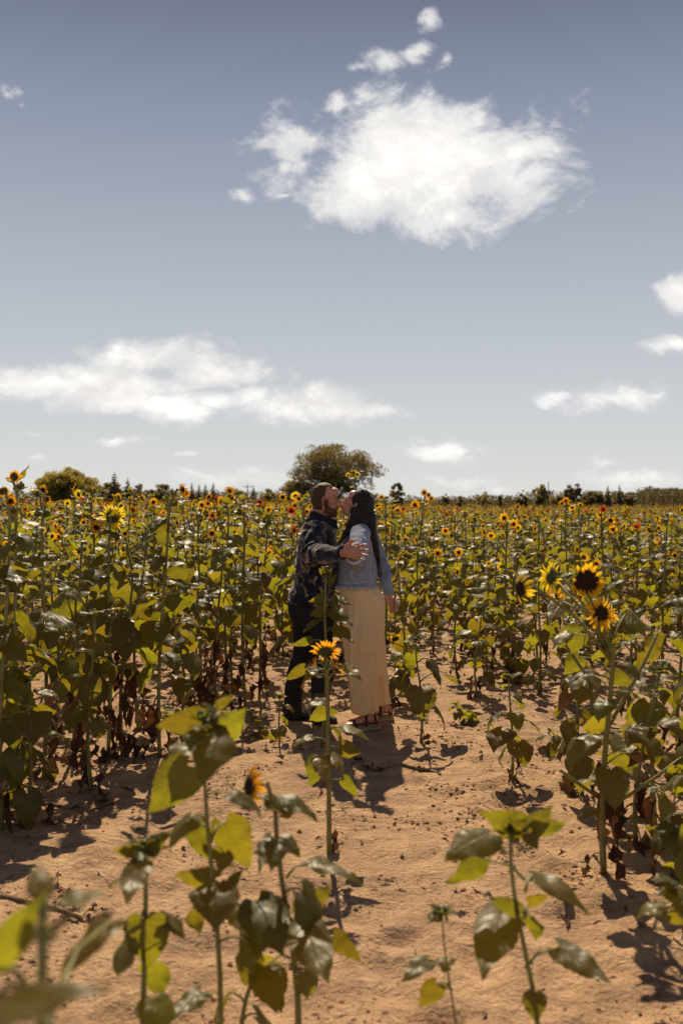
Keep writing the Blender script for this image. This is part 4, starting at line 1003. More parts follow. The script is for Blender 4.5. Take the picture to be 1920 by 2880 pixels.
def leaf_M(p, a, pitch, s, rr): return Matrix.Translation(p) @ Matrix.Rotation(a, 4, 'Z') @ Matrix.Rotation(pitch, 4, 'Y') @ Matrix.Diagonal((s, s * rr.uniform(.85, 1.15) * rr.choice((-1, 1)), s, 1))
def stem_curve(h, rr, lean=None, n=9):
    lx, ly = lean if lean else (rr.gauss(0, .035) * h, rr.gauss(0, .035) * h); bx, by = rr.gauss(0, .018), rr.gauss(0, .018)
    return [Vector((lx * (i / (n - 1)) ** 1.7 + bx * math.sin(i / (n - 1) * 5), ly * (i / (n - 1)) ** 1.7 + by * math.sin(i / (n - 1) * 4 + 1), h * i / (n - 1) - (.03 if i == 0 else 0))) for i in range(n)]
def on(pts, f):
    f = max(0, min(.999, f)) * (len(pts) - 1); i = int(f); return pts[i].lerp(pts[i + 1], f - i)
def facing(rr):
    """most heads look towards the camera's side and droop a little, some away or sideways"""
    a = rr.gauss(-90, 62) if rr.random() < .62 else rr.uniform(0, 360); e = rr.uniform(-25, 30)
    return Vector((math.cos(R(a)) * math.cos(R(e)), math.sin(R(a)) * math.cos(R(e)), math.sin(R(e))))
def plant(x, y, h, seed, hi=False, label=None, group=None, nleaf=None, L=None, heads=None, dry=.32, lean=None, rad=None, top_bud=False, first=.0, cat='sunflower', name='sunflower', extra=None, dry_n=None, big=1.0):
    rr = random.Random(seed); root = empty(name, (x, y, H(x, y))); tag(root, label, cat, group)
    pts = stem_curve(h, rr, lean); r0 = rad or (.0055 + .0055 * h)
    ends = []
    sm = MB()
    if heads is None: heads = []
    hd = []
    for (pos, n, r, colr, st, *_r) in heads:          # pos relative to base; neck bends from the stem to it
        n = Vector(n).normalized(); pos = Vector(pos); att = pos - n * r * .9; hd.append((pos, n, r, colr, st, bool(_r and _r[0]), att, _r[1] if len(_r) > 1 else 1.0))
    main = None
    for q in hd:
        if (Vector((q[0].x, q[0].y)) - Vector((pts[-1].x, pts[-1].y))).length < .16 and main is None and q[0].z > h * .8: main = q
    stp = pts[:]
    if main: stp = pts[:-1] + [pts[-1].lerp(pts[-2], .25), main[6] - main[1] * .02 + Vector((0, 0, .012)), main[6]]
    sm.tube(stp, [r0 * (1 - .5 * i / (len(stp) - 1)) for i in range(len(stp))], 8 if hi else 5)
    for q in hd:
        if q is main: continue
        f = max(.35, min(.92, (q[0].z - .12 - .3 * abs(q[0].x)) / h)); b0 = on(pts, f); mid = b0.lerp(q[6], .5) + Vector((0, 0, .03)) - q[1] * .03
        sm.tube([b0, mid, q[6] - q[1] * .025 + Vector((0, 0, .01)), q[6]], [r0 * .48, r0 * .4, r0 * .34, r0 * .32], 6 if hi else 4)
    link('stem', sm.mesh('stem', [MT['stem']]), root)
    for q in hd: add_head(root, q[0], q[1], q[2], q[3], q[4], hi, rr, q[5], q[7])
    if top_bud: link('bud', bud_me, root, head_matrix(pts[-1], Vector((rr.uniform(-.4, .4), rr.uniform(-.5, .2), 1)), .035 * big, 0))
    n = nleaf if nleaf is not None else int(9 + 8 * h); L = L or (.11 + .07 * h); a = rr.uniform(0, 6.28)
    G, Y, Dm = (ml_hi, ml_yh, ml_dh) if hi else (ml_md, ml_ym, ml_dm)
    for i in range(n):
        f = first + (1 - first) * (i + .6) / n; a += 2.4 + rr.uniform(-.35, .35); p = on(pts, f * .985)
        if f < dry * rr.uniform(.6, 1.2):
            if rr.random() < .92: link('withered_leaf', rr.choice(Dm), root, leaf_M(p, a, rr.uniform(-.15, .25), L * (rr.uniform(.6, 1.15) if hi else rr.uniform(.45, .9)), rr))
            continue
        k = (.74 + .36 * math.sin(math.pi * min(1, f * 1.05))) * (1 if f < .8 else 1 - 1.6 * (f - .8)) * rr.uniform(.6, 1.2)
        gi = int((len(G) - 1) * max(0, min(1, rr.gauss(.66 + (.22 if f < .6 else 0) - (.4 if f > .88 else 0), .24))))
        me_ = rr.choice(Y) if (f < dry * 1.7 and rr.random() < .3) else G[gi]
        link('leaf', me_, root, leaf_M(p, a, rr.uniform(-.25, .2), L * k, rr))
    for q in range(5):
        link('leaf', G[rr.randrange(3)], root, leaf_M(on(pts, rr.uniform(.93, .99)), rr.uniform(0, 6.28), rr.uniform(-.7, -.1), L * rr.uniform(.28, .5), rr))
    for (p, a_, pitch, s, gi) in (extra or []):
        link('leaf', G[gi], root, Matrix.Translation(p) @ Matrix.Rotation(a_, 4, 'Z') @ Matrix.Rotation(pitch, 4, 'Y') @ Matrix.Scale(s, 4))
    return root
def rel(px, py, D, bx, by):      # pixel at depth D -> position relative to a base
    q = P(px, py, D); return Vector((q.x - bx, q.y - by, q.z - H(bx, by)))
def at(px, py): D = gD(py); return (px - 960) / F * D, D
cam_d_ = lambda x=0, z=0, y=-1: (x, y, z)
placed = []
G1 = 'tall sunflowers at the left edge of the clearing'; G2 = 'young sunflowers in the clearing'
def hero(px, base_y, top_y, seed, label, top_dx=0, D=None, **kw):
    D = D or gD(base_y); x = (px - 960) / F * D; z0 = H(x, D); h = CAM_H - (top_y - HY) / F * D - z0
    if 'heads' in kw: kw['heads'] = [(rel(hx, hy, hD, x, D), n, r, c, st, *e) for (hx, hy, hD, n, r, c, st, *e) in kw['heads']]
    pl = kw.pop('pl', []); ly = kw.pop('ly', 0)
    placed.append((x, D)); root = plant(x, D, h, seed, label=label, lean=(top_dx / F * D, ly), **kw)
    for i, (ax, ay, bx_, by_, mode, *q) in enumerate(pl):
        wr = q[0] if q else 1.0; mt_ = q[2] if len(q) > 2 else 'leaf'; dd = q[1] if len(q) > 1 else 0; rr = random.Random(seed * 31 + i)
        A = rel(ax, ay, D + dd + rr.uniform(-.02, .02), x, D); dz_ = max(0, (by_ - ay)) / F * D; fw = {'T': 0, 'K': 1.25, 'S': .7}[mode] * dz_; B = rel(bx_, by_, D + dd - fw + rr.uniform(-.02, .02), x, D); wr *= 1 if mode == 'T' else (.72 if mode == 'K' else .85) if fw > .01 else 1
        zf_ = max(.05, min(h * .97, A.z - .25 * abs(A.x) - .01)); sp_ = Vector((top_dx / F * D * (zf_ / h) ** 1.7, ly * (zf_ / h) ** 1.7, zf_))
        placed_leaf(root, A, B, mode, wr, sp_, seed * 31 + i, mt_)
    return root
LTP = {0: [(70, 1466, 138, 1494, 'S', .7), (60, 1530, 10, 1560, 'K', 1.0)], 4: [(291, 1497, 372, 1532, 'S', .6, -.1), (335, 1745, 341, 1838, 'K', 1.15, -.1), (300, 1690, 180, 1755, 'K', .8), (310, 1560, 240, 1600, 'K', 1.1), (316, 1640, 365, 1600, 'T', 1.0), (296, 1850, 265, 1920, 'T', 1.1)], 7: [(480, 1625, 545, 1600, 'T', 1.2), (470, 1700, 545, 1695, 'T', 1.1), (465, 1790, 490, 1830, 'K', 1.3), (475, 1480, 430, 1500, 'T', .9)], 9: [(690, 1445, 738, 1480, 'S', .6), (685, 1520, 735, 1570, 'T', 1.2), (688, 1600, 715, 1635, 'K', 1.0)], 1: [(10, 1600, 60, 1680, 'S', .8), (15, 1800, 80, 1870, 'K', 1.0), (20, 1900, 110, 2000, 'T', .9)]}
# --- blurred young plants close to the camera
hero(412, 3250, 2385, 101, 'blurred young sunflower with forked leafy tip, low left of the tallest blurred plant', top_dx=-22, D=2.35, hi=True, nleaf=6, L=0.12, dry=.0, first=.5, group=G2, top_bud=True, pl=[(404, 2592, 425, 2745, 'T', 1.25, -.05), (386, 2400, 306, 2392, 'T', .9), (404, 2396, 492, 2335, 'K', .8), (386, 2433, 352, 2556, 'K', .9, -.06), (412, 2410, 450, 2372, 'S')])
hero(602, 3300, 2010, 102, 'tallest blurred foreground plant with a large round leaf hanging left', top_dx=-14, D=2.5, hi=True, nleaf=8, L=0.13, dry=.0, first=.42, group=G2, rad=.0085, top_bud=True, pl=[(530, 2160, 406, 2302, 'T', 1.05), (578, 2023, 424, 2045, 'T', .8), (606, 2076, 700, 1985, 'T', 1.1), (612, 2080, 560, 2222, 'S', 1.15, -.08), (596, 2030, 650, 2095, 'K', .9), (630, 2318, 708, 2455, 'T', 1.05, .1), (540, 2312, 592, 2436, 'T', .9, .05), (604, 2478, 470, 2464, 'T', .75), (600, 2000, 560, 1975, 'S', .8), (610, 1990, 660, 1950, 'T', .7), (640, 2500, 690, 2440, 'K', .6), (560, 2800, 470, 2885, 'K', 1.0)])
hero(822, 3250, 2262, 103, 'blurred foreground plant with one half open orange flower nodding to the left', top_dx=-30, D=2.6, hi=True, nleaf=7, L=0.13, dry=.0, first=.42, group=G2, heads=[(700, 2212, 2.55, (-.9, -.45, .2), .034, 'orange', 1)], pl=[(722, 2540, 800, 2706, 'K', 1.25, -.05), (668, 2550, 712, 2668, 'K', 1.1), (747, 2727, 780, 2868, 'K', 1.2, -.1), (845, 2600, 931, 2785, 'K', 1.0, -.05), (845, 2568, 940, 2492, 'T', 1.0, .1), (876, 2430, 1042, 2502, 'S', .55, .05), (800, 2250, 905, 2320, 'S', .8), (790, 2360, 850, 2420, 'S', 1.1), (765, 2360, 720, 2470, 'K', .7), (940, 2640, 1025, 2720, 'T', .8, .1), (700, 2240, 740, 2210, 'K', .7)])
hero(1478, 3280, 2330, 104, 'blurred young plant with a flat tuft of bright leaves, right of the sand', top_dx=0, D=2.45, hi=True, nleaf=3, L=0.1, dry=.0, first=.40, group=G2, rad=.0085, top_bud=True, pl=[(1475, 2335, 1328, 2274, 'T', .75), (1480, 2335, 1614, 2315, 'T', .7), (1488, 2348, 1558, 2262, 'T', 1.0), (1484, 2345, 1515, 2400, 'T', 1.0, -.04), (1470, 2330, 1425, 2300, 'T', .9, -.03), (1377, 2352, 1237, 2430, 'S', 1.1), (1362, 2421, 1243, 2496, 'T', .85, .04), (1463, 2568, 1369, 2522, 'T', .8), (1412, 2570, 1352, 2775, 'K', .9, .05), (1500, 2465, 1680, 2590, 'S', .55, .05), (1573, 2672, 1736, 2785, 'K', .8, .04), (1490, 2545, 1556, 2515, 'T', .9, .05)])
hero(1285, 3250, 2575, 105, 'thin blurred seedling with a small green bud left of the flat leafy tuft', top_dx=-28, D=2.5, hi=True, nleaf=1, L=.075, dry=.0, first=.5, group=G2, rad=.004, top_bud=True, pl=[(1231, 2776, 1174, 2846, 'T', .9), (1206, 2706, 1120, 2782, 'S', .8), (1245, 2570, 1205, 2550, 'S', .8)])
hero(40, 4600, 2560, 106, 'strongly blurred leaf tips in the lower left corner of the clearing', D=1.15, top_dx=30, hi=True, nleaf=0, L=.12, dry=0, first=.55, group=G2, pl=[(-30, 2730, 138, 2494, 'T', .55), (-80, 2880, 345, 2785, 'S', .45, -.1), (306, 2600, 135, 2805, 'S', .6, .45)])
hero(700, 3100, 2580, 112, 'low leafy shoot between the two tallest blurred foreground plants', D=2.75, top_dx=20, hi=True, nleaf=6, L=.12, dry=0, first=.3, group=G2)
hero(1960, 3100, 2500, 113, 'blurred plant cut off by the lower right edge with one pale leaf showing', D=2.6, top_dx=0, hi=True, nleaf=2, L=.15, dry=0, first=.4, group=G2, pl=[(1965, 2535, 1828, 2522, 'S', 1.0), (1960, 2560, 1850, 2590, 'T', .9)])
# --- the flowering plant in front of the couple and its neighbours
hero(925, 2420, 1850, 107, 'single flowering sunflower seen from behind in front of the couple', top_dx=-6, hi=True, nleaf=4, L=.12, dry=.5, group=G2, rad=.0125, pl=[(873, 2075, 809, 2108, 'S', .7), (958, 2106, 1020, 2120, 'T', 1.3, -.05), (965, 2045, 1050, 2090, 'S', .7), (892, 2137, 872, 2224, 'T', 1.0), (931, 2125, 966, 2182, 'K', 1.2), (966, 2194, 1012, 2250, 'T', .7), (916, 2002, 865, 2030, 'T', 1.2), (930, 2005, 955, 2003, 'T', 1.5), (912, 1970, 843, 2003, 'S', .7), (972, 1875, 1022, 1918, 'K', .75, -.1), (855, 1878, 797, 1916, 'T', .7), (890, 1880, 845, 1930, 'S', .6), (900, 2130, 905, 2200, 'K', 1.2, -.05)],
     heads=[(915, 1832, 4.5, (.02, .75, .66), .040, 'orange', 0), (880, 1862, 4.48, (-.9, .2, .3), .018, 'orange', 1), (950, 1888, 4.5, (.7, .5, .5), .018, 'orange', 0), (944, 1860, 4.46, (.5, .5, .6), .016, 'orange', 1)])
hero(903, 2105, 1600, 108, 'slim leafy plant with a closed bud rising between the man and the woman', top_dx=26, D=6.55, hi=True, nleaf=2, L=.12, dry=.22, top_bud=True, group=G2, big=1.3, pl=[(916, 1684, 861, 1692, 'T', .9), (922, 1711, 865, 1735, 'T', 1.1), (930, 1712, 998, 1766, 'K', .9), (944, 1681, 996, 1706, 'K', .8), (946, 1764, 998, 1814, 'K', .9), (938, 1715, 956, 1700, 'T', 1.2), (888, 1746, 848, 1786, 'S', .7), (873, 1800, 812, 1818, 'T', .6), (918, 1618, 893, 1596, 'T', .9), (922, 1620, 936, 1588, 'T', .8), (926, 1640, 948, 1612, 'T', .7), (930, 1660, 950, 1672, 'K', .8)])
hero(785, 2095, 1960, 109, 'smallest seedling with a few drooping leaves at the man\'s heels', D=6.7, hi=True, nleaf=7, L=.10, dry=.25, top_bud=True, group=G2)
hero(1182, 2096, 1800, 110, 'waist high plant with curled top and withered base right of the sandals', top_dx=-8, D=6.7, hi=True, nleaf=11, L=.18, dry=.3, group=G2, top_bud=True)
hero(1440, 2205, 1905, 111, 'short bushy plant in the sandy strip between the sandals and the broken yellow cluster', top_dx=-6, hi=True, nleaf=16, L=.14, dry=.28, group=G2, top_bud=True)
hero(1447, 1930, 1700, 114, 'upright plant with thick stem behind the short bushy plant', D=8.9, hi=True, nleaf=14, L=.2, dry=.3)
# --- big branching plant at the right
bx, by = (1700 - 960) / F * 4.35, 4.35
r120 = hero(1700, 2455, 1790, 120, 'big branching sunflower at the right with several blurred yellow heads and a withered base', top_dx=-25, D=4.35, hi=True, nleaf=17, L=.15, dry=.34, rad=.0155, ly=-.25, pl=[(1698, 1591, 1806, 1632, 'S', .6, -.2), (1708, 1652, 1762, 1630, 'S', .9, -.1), (1632, 1765, 1604, 1846, 'T', 1.2, -.1), (1598, 1780, 1550, 1828, 'S', 1.0, -.1), (1760, 1725, 1825, 1800, 'S', 1.1, -.1), (1628, 1848, 1584, 1905, 'T', 1.2), (1839, 1794, 1830, 1880, 'T', 1.0), (1720, 1700, 1765, 1690, 'K', 1.0, -.1), (1580, 1690, 1540, 1760, 'K', .8, .1), (1650, 1900, 1625, 1990, 'K', 1.1), (1720, 1900, 1790, 1930, 'T', 1.0), (1640, 1700, 1600, 1720, 'K', 1.1), (1695, 2250, 1682, 2385, 'T', .35, 0, 'dry'), (1722, 2220, 1742, 2410, 'T', .4, -.03, 'dry'), (1740, 2240, 1728, 2360, 'T', .45, .03, 'dry'), (1800, 2118, 1762, 2165, 'T', 1.0, -.05, 'dry'), (1690, 2150, 1660, 2210, 'T', .5, 0, 'dry'), (1600, 1950, 1565, 2010, 'T', .9, 0, 'dry')],
     heads=[(1690, 1726, 4.05, (.35, -.9, .1), .043, 'yellow', 0, False), (1650, 1636, 4.1, (-.05, -1, .1), .062, 'yellow', 2, False, .72), (1548, 1622, 4.15, (-.55, .6, .1), .038, 'lemon', 0), (1462, 1655, 4.1, (-1, -.35, 0), .042, 'lemon', 1), (1560, 1680, 4.2, (-.2, .3, -.9), .03, 'yellow', 1)])
for pth in ([(1702, 2275), (1770, 2240), (1850, 2185), (1935, 2120)], [(1704, 2060), (1760, 1960), (1815, 1860), (1850, 1780)], [(1692, 2010), (1655, 1910), (1590, 1815)], [(1698, 2255), (1640, 2215), (1575, 2168)]):
    bb_ = MB(); bb_.tube([rel(a_, b__, 4.33 - .03 * q_, bx, by) for q_, (a_, b__) in enumerate(pth)], [.010, .008, .007, .005][:len(pth)], 7); link('branch', bb_.mesh('branch', [MT['stem']]), r120)
for i, (px, by_, ty, lb, dx) in enumerate(((1790, 2400, 1880, 'leafy plant close behind the big branching sunflower', 60), (1850, 2330, 1760, 'tall bending plant right of the big branching sunflower', -30), (1890, 2500, 2180, 'small plant at the right edge before the big branching sunflower', 0), (1640, 2250, 1830, 'plant with drooping leaves left behind the big branching sunflower', -30), (1910, 2200, 1680, 'plant cut by the right edge beside the tall bending plant', 10), (1770, 2150, 1700, 'dense plant in the second row behind the big branching sunflower', 10))):
    hero(px, by_, ty, 130 + i, lb, top_dx=dx, hi=True, nleaf=18 if i != 2 else 9, L=.18, dry=.38, rad=.013 if i != 2 else .006, top_bud=(i % 2 == 0))
hero(2025, 2500, 1640, 140, 'plant mostly outside the lower right edge that shades the sand there', top_dx=-40, hi=True, nleaf=22, L=.2, dry=.2, rad=.013)
hero(1985, 2640, 1990, 141, 'small leafy plant cut by the lower right edge of the sand', top_dx=-30, hi=True, nleaf=14, L=.15, dry=.1, rad=.008)
for i, (px, by_, ty, lb) in enumerate(((533, 1975, 1905, 'tiny bushy weed on the sand left of the man'), (470, 2030, 1990, 'lowest tiny weed under the tall stems at the left'), (722, 2075, 2015, 'tiny leafy sprout left of the smallest seedling'), (1300, 2040, 1985, 'tiny sprout on the sand behind the short bushy plant'), (1560, 2120, 2060, 'tiny weed left of the big branching sunflower'))):
    hero(px, by_, ty, 300 + i, lb, nleaf=14, L=.09, dry=0, rad=.003, name='weed', cat='weed', group='small weeds on the sand')
# fallen branches of the big plant are stalks of their own
# --- tall plants on the left
LT = [
 (32, 2260, 1352, 'tallest sunflower at the left edge, its small bright head above the horizon', 20, [(42, 1340, 5.35, (.1, .85, .3), .0235, 'orange', 0)], .0),
 (8, 2330, 1420, 'plant at the very left edge with several yellow heads in a cluster', 10, [(10, 1380, 5.0, (-.5, .6, .5), .0252, 'yellow', 1), (30, 1410, 5.0, (.3, -.9, .2), .0190, 'orange', 0)], .0),
 (120, 2200, 1420, 'tall plant with two orange side heads second from the left edge', 8, [(122, 1378, 5.9, (.7, -.6, .4), .0213, 'orange', 0), (132, 1404, 5.85, (.2, -.9, .3), .0190, 'orange', 1)], .0),
 (205, 2145, 1520, 'tall leafy plant without a flower left of the big flower seen from behind', 30, [], .0),
 (298, 2155, 1455, 'tall sunflower with the biggest head, seen from behind and fringed yellow', 22, [(318, 1452, 6.2, (0, .96, .25), .0476, 'lemon', 0)], .0),
 (345, 2140, 1600, 'bare stemmed plant with hanging withered leaves right of the big flower seen from behind', 20, [(352, 1500, 6.3, (.2, -.8, .5), .0168, 'yellow', 1)], .55),
 (390, 2060, 1480, 'leafy plant with a drooping pale leaf between two tall stems', 6, [], .4),
 (448, 2140, 1398, 'tall sunflower with an orange head turned right above the spruces', 26, [(514, 1376, 6.2, (.85, -.45, .25), .0241, 'orange', 0)], .0),
 (612, 1985, 1530, 'leafy plant with brown base second left of the man', 4, [(596, 1500, 7.9, (.1, -.9, .4), .0235, 'orange', 0)], .45),
 (690, 1990, 1420, 'tall plant with a pale hanging leaf at its top left of the man', -12, [(652, 1400, 7.9, (-.5, .5, .6), .0196, 'yellow', 1)], .42),
 (728, 1962, 1480, 'plant with a dark withered base nearest to the man\'s back', 0, [(795, 1398, 8.0, (.1, -.98, .25), .0202, 'yellow', 0)], .5),
 (655, 1945, 1560, 'shorter plant standing between two brown stems left of the man', 0, [(588, 1398, 8.2, (-.3, -.8, .3), .0196, 'orange', 0)], .45),
 (150, 2080, 1560, 'low leafy plant behind the second tall stem from the left', 10, [], .4),
 (255, 2230, 1720, 'short plant with a withered trunk in front of the big flower seen from behind', 0, [], .5),
 (75, 2330, 1900, 'short leafy plant by the left edge under the tallest sunflower', 10, [], .3),
 (500, 2070, 1640, 'plant with broad hanging leaves below the orange head turned right', 0, [], .5),
 (560, 2010, 1650, 'low brownish plant among the stems left of the man', 0, [], .55),
]
for i, (px, by_, ty, lb, dx, hs, dr) in enumerate(LT):
    hero(px, by_, ty, 150 + i, lb, top_dx=dx, hi=True, nleaf=19, L=.195 if i < 9 else .18, dry=dr or .36, heads=hs, group=G1, rad=.013, top_bud=not hs, pl=LTP.get(i, []))
# --- a few marked plants further back
MK = [(1000, 11.5, 1330, 'very tall sunflower with three small lemon heads against the willow', [(978, 1336, -90, .03, 'lemon'), (994, 1328, -100, .034, 'lemon'), (1003, 1334, -80, .034, 'lemon')]),
 (1190, 13, 1410, 'tall plant with a crowd of yellow heads right of the narrow upright tree', [(1192, 1385, -120, .05, 'yellow'), (1205, 1392, -60, .05, 'yellow'), (1212, 1402, -80, .045, 'yellow'), (1180, 1415, -100, .045, 'orange'), (1198, 1410, 60, .04, 'yellow')]),
 (1085, 11, 1400, 'tall plant with two yellow heads just behind the woman\'s head', [(1072, 1398, -120, .036, 'yellow'), (1060, 1422, -100, .034, 'yellow')]),
 (1128, 8.6, 1560, 'plant with one yellow head turned left behind the woman\'s hand', [(1125, 1571, 150, .044, 'orange')]),
 (1790, 9.5, 1500, 'plant with one rust red head at the right above the leafy field', [(1788, 1483, 90, .045, 'red')]),
 (1344, 8.2, 1700, 'plant with a yellow head turned left at the edge of the sandy strip', [(1340, 1738, 178, .046, 'orange')]),
 (1622, 10.5, 1560, 'plant with one small yellow head above the blurred yellow cluster', [(1622, 1545, -140, .038, 'yellow')]),
 (1445, 9.8, 1520, 'plant with a narrow yellow head seen edge on above the sandy strip', [(1446, 1514, 175, .05, 'lemon')]),
 (1370, 9.3, 1590, 'plant with one small round yellow head left of the edge on flower', [(1374, 1586, -60, .034, 'yellow')]),
 (1110, 8.0, 1860, 'low plant with a drooping small flower behind the woman\'s heel', [(1120, 1880, -60, .03, 'yellow')]),
 (1590, 14, 1415, 'darkest tall plant in the right half of the field, topped with orange heads', [(1590, 1408, -90, .05, 'orange'), (1603, 1414, -60, .045, 'orange'), (1578, 1416, -130, .045, 'orange')]),
 (620, 10, 1440, 'plant with a yellow and a rust red head left of the man\'s shoulder', [(614, 1446, -90, .04, 'yellow'), (598, 1450, -70, .036, 'red')]),
 (740, 9.4, 1450, 'plant with a bright round yellow head facing out left of the man\'s collar', [(755, 1433, -90, .036, 'yellow'), (730, 1412, -100, .036, 'red')]),
 (560, 9.0, 1455, 'plant with several small yellow heads below the row of small spruces', [(568, 1420, -95, .04, 'yellow'), (585, 1416, -80, .034, 'orange'), (566, 1455, -70, .03, 'yellow')]),
 (430, 9.6, 1430, 'plant with a yellow head facing out right of the biggest head', [(432, 1412, -90, .042, 'yellow')]),
 (260, 9.0, 1430, 'plant with small red and yellow heads under the big round tree', [(238, 1448, -70, .036, 'yellow'), (262, 1410, -90, .034, 'orange'), (232, 1405, 90, .03, 'red')]),
]
for i, (px, D, ty, lb, hs) in enumerate(MK):
    x = (px - 960) / F * D; hh = [(hx, hy, D + .02 * k, (math.cos(R(a)), math.sin(R(a)), .25), r * .62, c, k % 2) for k, (hx, hy, a, r, c) in enumerate(hs)]
    hero(px, 0, ty, 200 + i, lb, D=D, nleaf=18, L=.19, dry=.3, heads=hh)
MIDL = 24
# --- the field: nearest plants one by one
rf = random.Random(1234)
def ok(x, y, dmin):
    for (a, b_) in placed:
        if abs(a - x) < dmin and abs(b_ - y) < dmin and math.hypot(a - x, b_ - y) < dmin: return False
    return True
def hfield(x, y):
    u = x / y                                    # taller to the left of the couple, lower to the right
    b0 = 1.38 if u < -.03 else (1.24 if u > .05 else 1.28)
    b0 -= (.12 if u < 0 else .2) * min(1, max(0, (y - 12) / 25))
    if y < 16: b0 += .0
    return b0 + .0
cand = []
def zone_ok(x, y):
    px = x / y * F + 960; py = HY + CAM_H * F / y
    if y < 6.2: return False
    if px < 640: return y > 6.7
    if px < 1130: return y > 8.2
    if px < 1460: return y > 7.5
    return y > (5.6 if px > 1650 else 7.4)
yv = 5.6
while yv < 26:
    for _ in range(int(.78 * yv * .45 * (1.9 if yv < 9 else (3.2 if yv < 11 else 4.0)) * 1.0) + 1):
        x = rf.uniform(-.385, .385) * yv; y = yv + rf.uniform(0, .45)
        if zone_ok(x, y) and ok(x, y, .24):
            placed.append((x, y)); cand.append((y, x))
    yv += .45
cand.sort()
NIND = 300 - len(LT) - len(MK) - 20
COLS = ('yellow', 'yellow', 'yellow', 'yellow', 'orange', 'lemon', 'lemon', 'orange', 'red')
def rnd_heads(rr, h, x, y, p):
    out_ = []
    if rr.random() < p * .8:
        for k in range(1 if rr.random() < .55 else rr.randrange(2, 5)):
            c = rr.choice(COLS); r = rr.uniform(.024, .038); n = facing(rr)
            pos = Vector((rr.gauss(0, .02) if k == 0 else rr.gauss(0, .14), (-.05 if k == 0 else rr.gauss(-.03, .12)), h + (.02 if k == 0 else -rr.uniform(0, .22)))) + n * r
            out_.append((pos, n, r, c, 0 if rr.random() < .5 else rr.randrange(3)))
    return out_
LMK = ((95, 'at the far left'), (190, 'below the round tree\'s left'), (290, 'below the round tree\'s right'), (345, 'below the tallest spruce'), (415, 'below the two lower spruces'), (505, 'below the rounded loose tree'), (620, 'below the short spruce row'), (720, 'below the crossbar pole'), (820, 'below the bushy tree'), (1075, 'behind the couple'), (1140, 'below the upright tree'), (1270, 'in the gap by the upright tree'), (1330, 'below the smallest tree'), (1430, 'below the wide low tree'), (1500, 'left of the bare pole'), (1570, 'below the tree by the pole'), (1650, 'below the tall tiered pine'), (1725, 'below the left twin spruce'), (1800, 'below the right twin spruce'), (9999, 'below the right woods'))
ROWS = ((8.2, 'front'), (9.4, 'second'), (10.4, 'third'), (11.4, 'fourth'), (12.4, 'fifth'), (13.4, 'sixth'), (99, 'hindmost'))
specs = []; keys = {}
for i, (y, x) in enumerate(cand[:NIND]):
    rr = random.Random(5000 + i); u = x / y; h = hfield(x, y) * rr.choice((.72, .82, .9, .95, 1, 1.05, 1.1, 1.18, 1.24)) * rr.uniform(.96, 1.04) * (.86 if y < 9 and u > 0 else 1)
    hs = rnd_heads(rr, h, x, y, .9 if x < 0 else .6)
    lm = next(t for l_, t in LMK if x / y * F + 960 < l_); row = next(t for l_, t in ROWS if y < l_)
    cw = {'yellow': 'yellow', 'lemon': 'yellow', 'orange': 'orange', 'red': 'rust red'}[hs[0][3]] if hs else ''
    ht = 'tall' if h > 1.28 else ('middling' if h > 1.08 else 'low')
    what = f'{ht} sunflower, {"several" if len(hs) > 1 else "one"} {cw} head{"s" if len(hs) > 1 else ""}' if hs else f'{ht} leafy flowerless sunflower'
    specs.append((x, y, h, hs, what, row, lm)); keys.setdefault((what, row, lm), []).append(i)
for i, (x, y, h, hs, what, row, lm) in enumerate(specs):
    rr = random.Random(9000 + i); k = keys[(what, row, lm)]; q = k.index(i)
    sfx = '' if len(k) == 1 else (('nearer', 'farther')[q] if len(k) == 2 else (('nearest', 'second nearest', 'third nearest', 'fourth nearest', 'fifth nearest', 'sixth nearest', 'seventh nearest', 'eighth nearest')[min(q, 7)]))
    plant(x, y, h, 7000 + i, hi=False, label=f'{what}, {row} row, {lm}' + (', ' + sfx if sfx else ''), group='sunflowers standing in the field', nleaf=int(22 + 4 * rr.random()), L=rr.uniform(.15, .20) if x < .02 * y else rr.uniform(.125, .175), dry=.24, heads=hs, top_bud=not hs)
rest = cand[NIND:]
# --- everything behind: one mass
def whole(seed, h):
    rr = random.Random(seed); mb = MB(); pts = stem_curve(h, rr, None, 4); r0 = .011; mb.tube(pts, [r0, r0 * .9, r0 * .8, r0 * .5], 3, mat=0, cap=False); a = 0; n = 30
    for i in range(n):
        f = (i + .6) / n; a += 2.4 + rr.uniform(-.35, .35); p = on(pts, f * .98)
        if f < .15: mb.merge(rr.choice(D_MD[:3]), leaf_M(p, a, 0, .13, rr), {0: 3, 1: 2}); continue
        gi = int((len(G_MD) - 1) * max(0, min(1, rr.gauss(.7, .24)))); k = (.6 + .5 * math.sin(math.pi * f)) * rr.uniform(.8, 1.15) * .165
        mb.merge(G_MD[gi], leaf_M(p, a, rr.uniform(-.25, .2), k, rr), {0: 0, 1: 1})
    return mb, pts[-1], rr
vcol = bpy.data.collections.new('field_plants')
NV = 14
dlo = dmd_
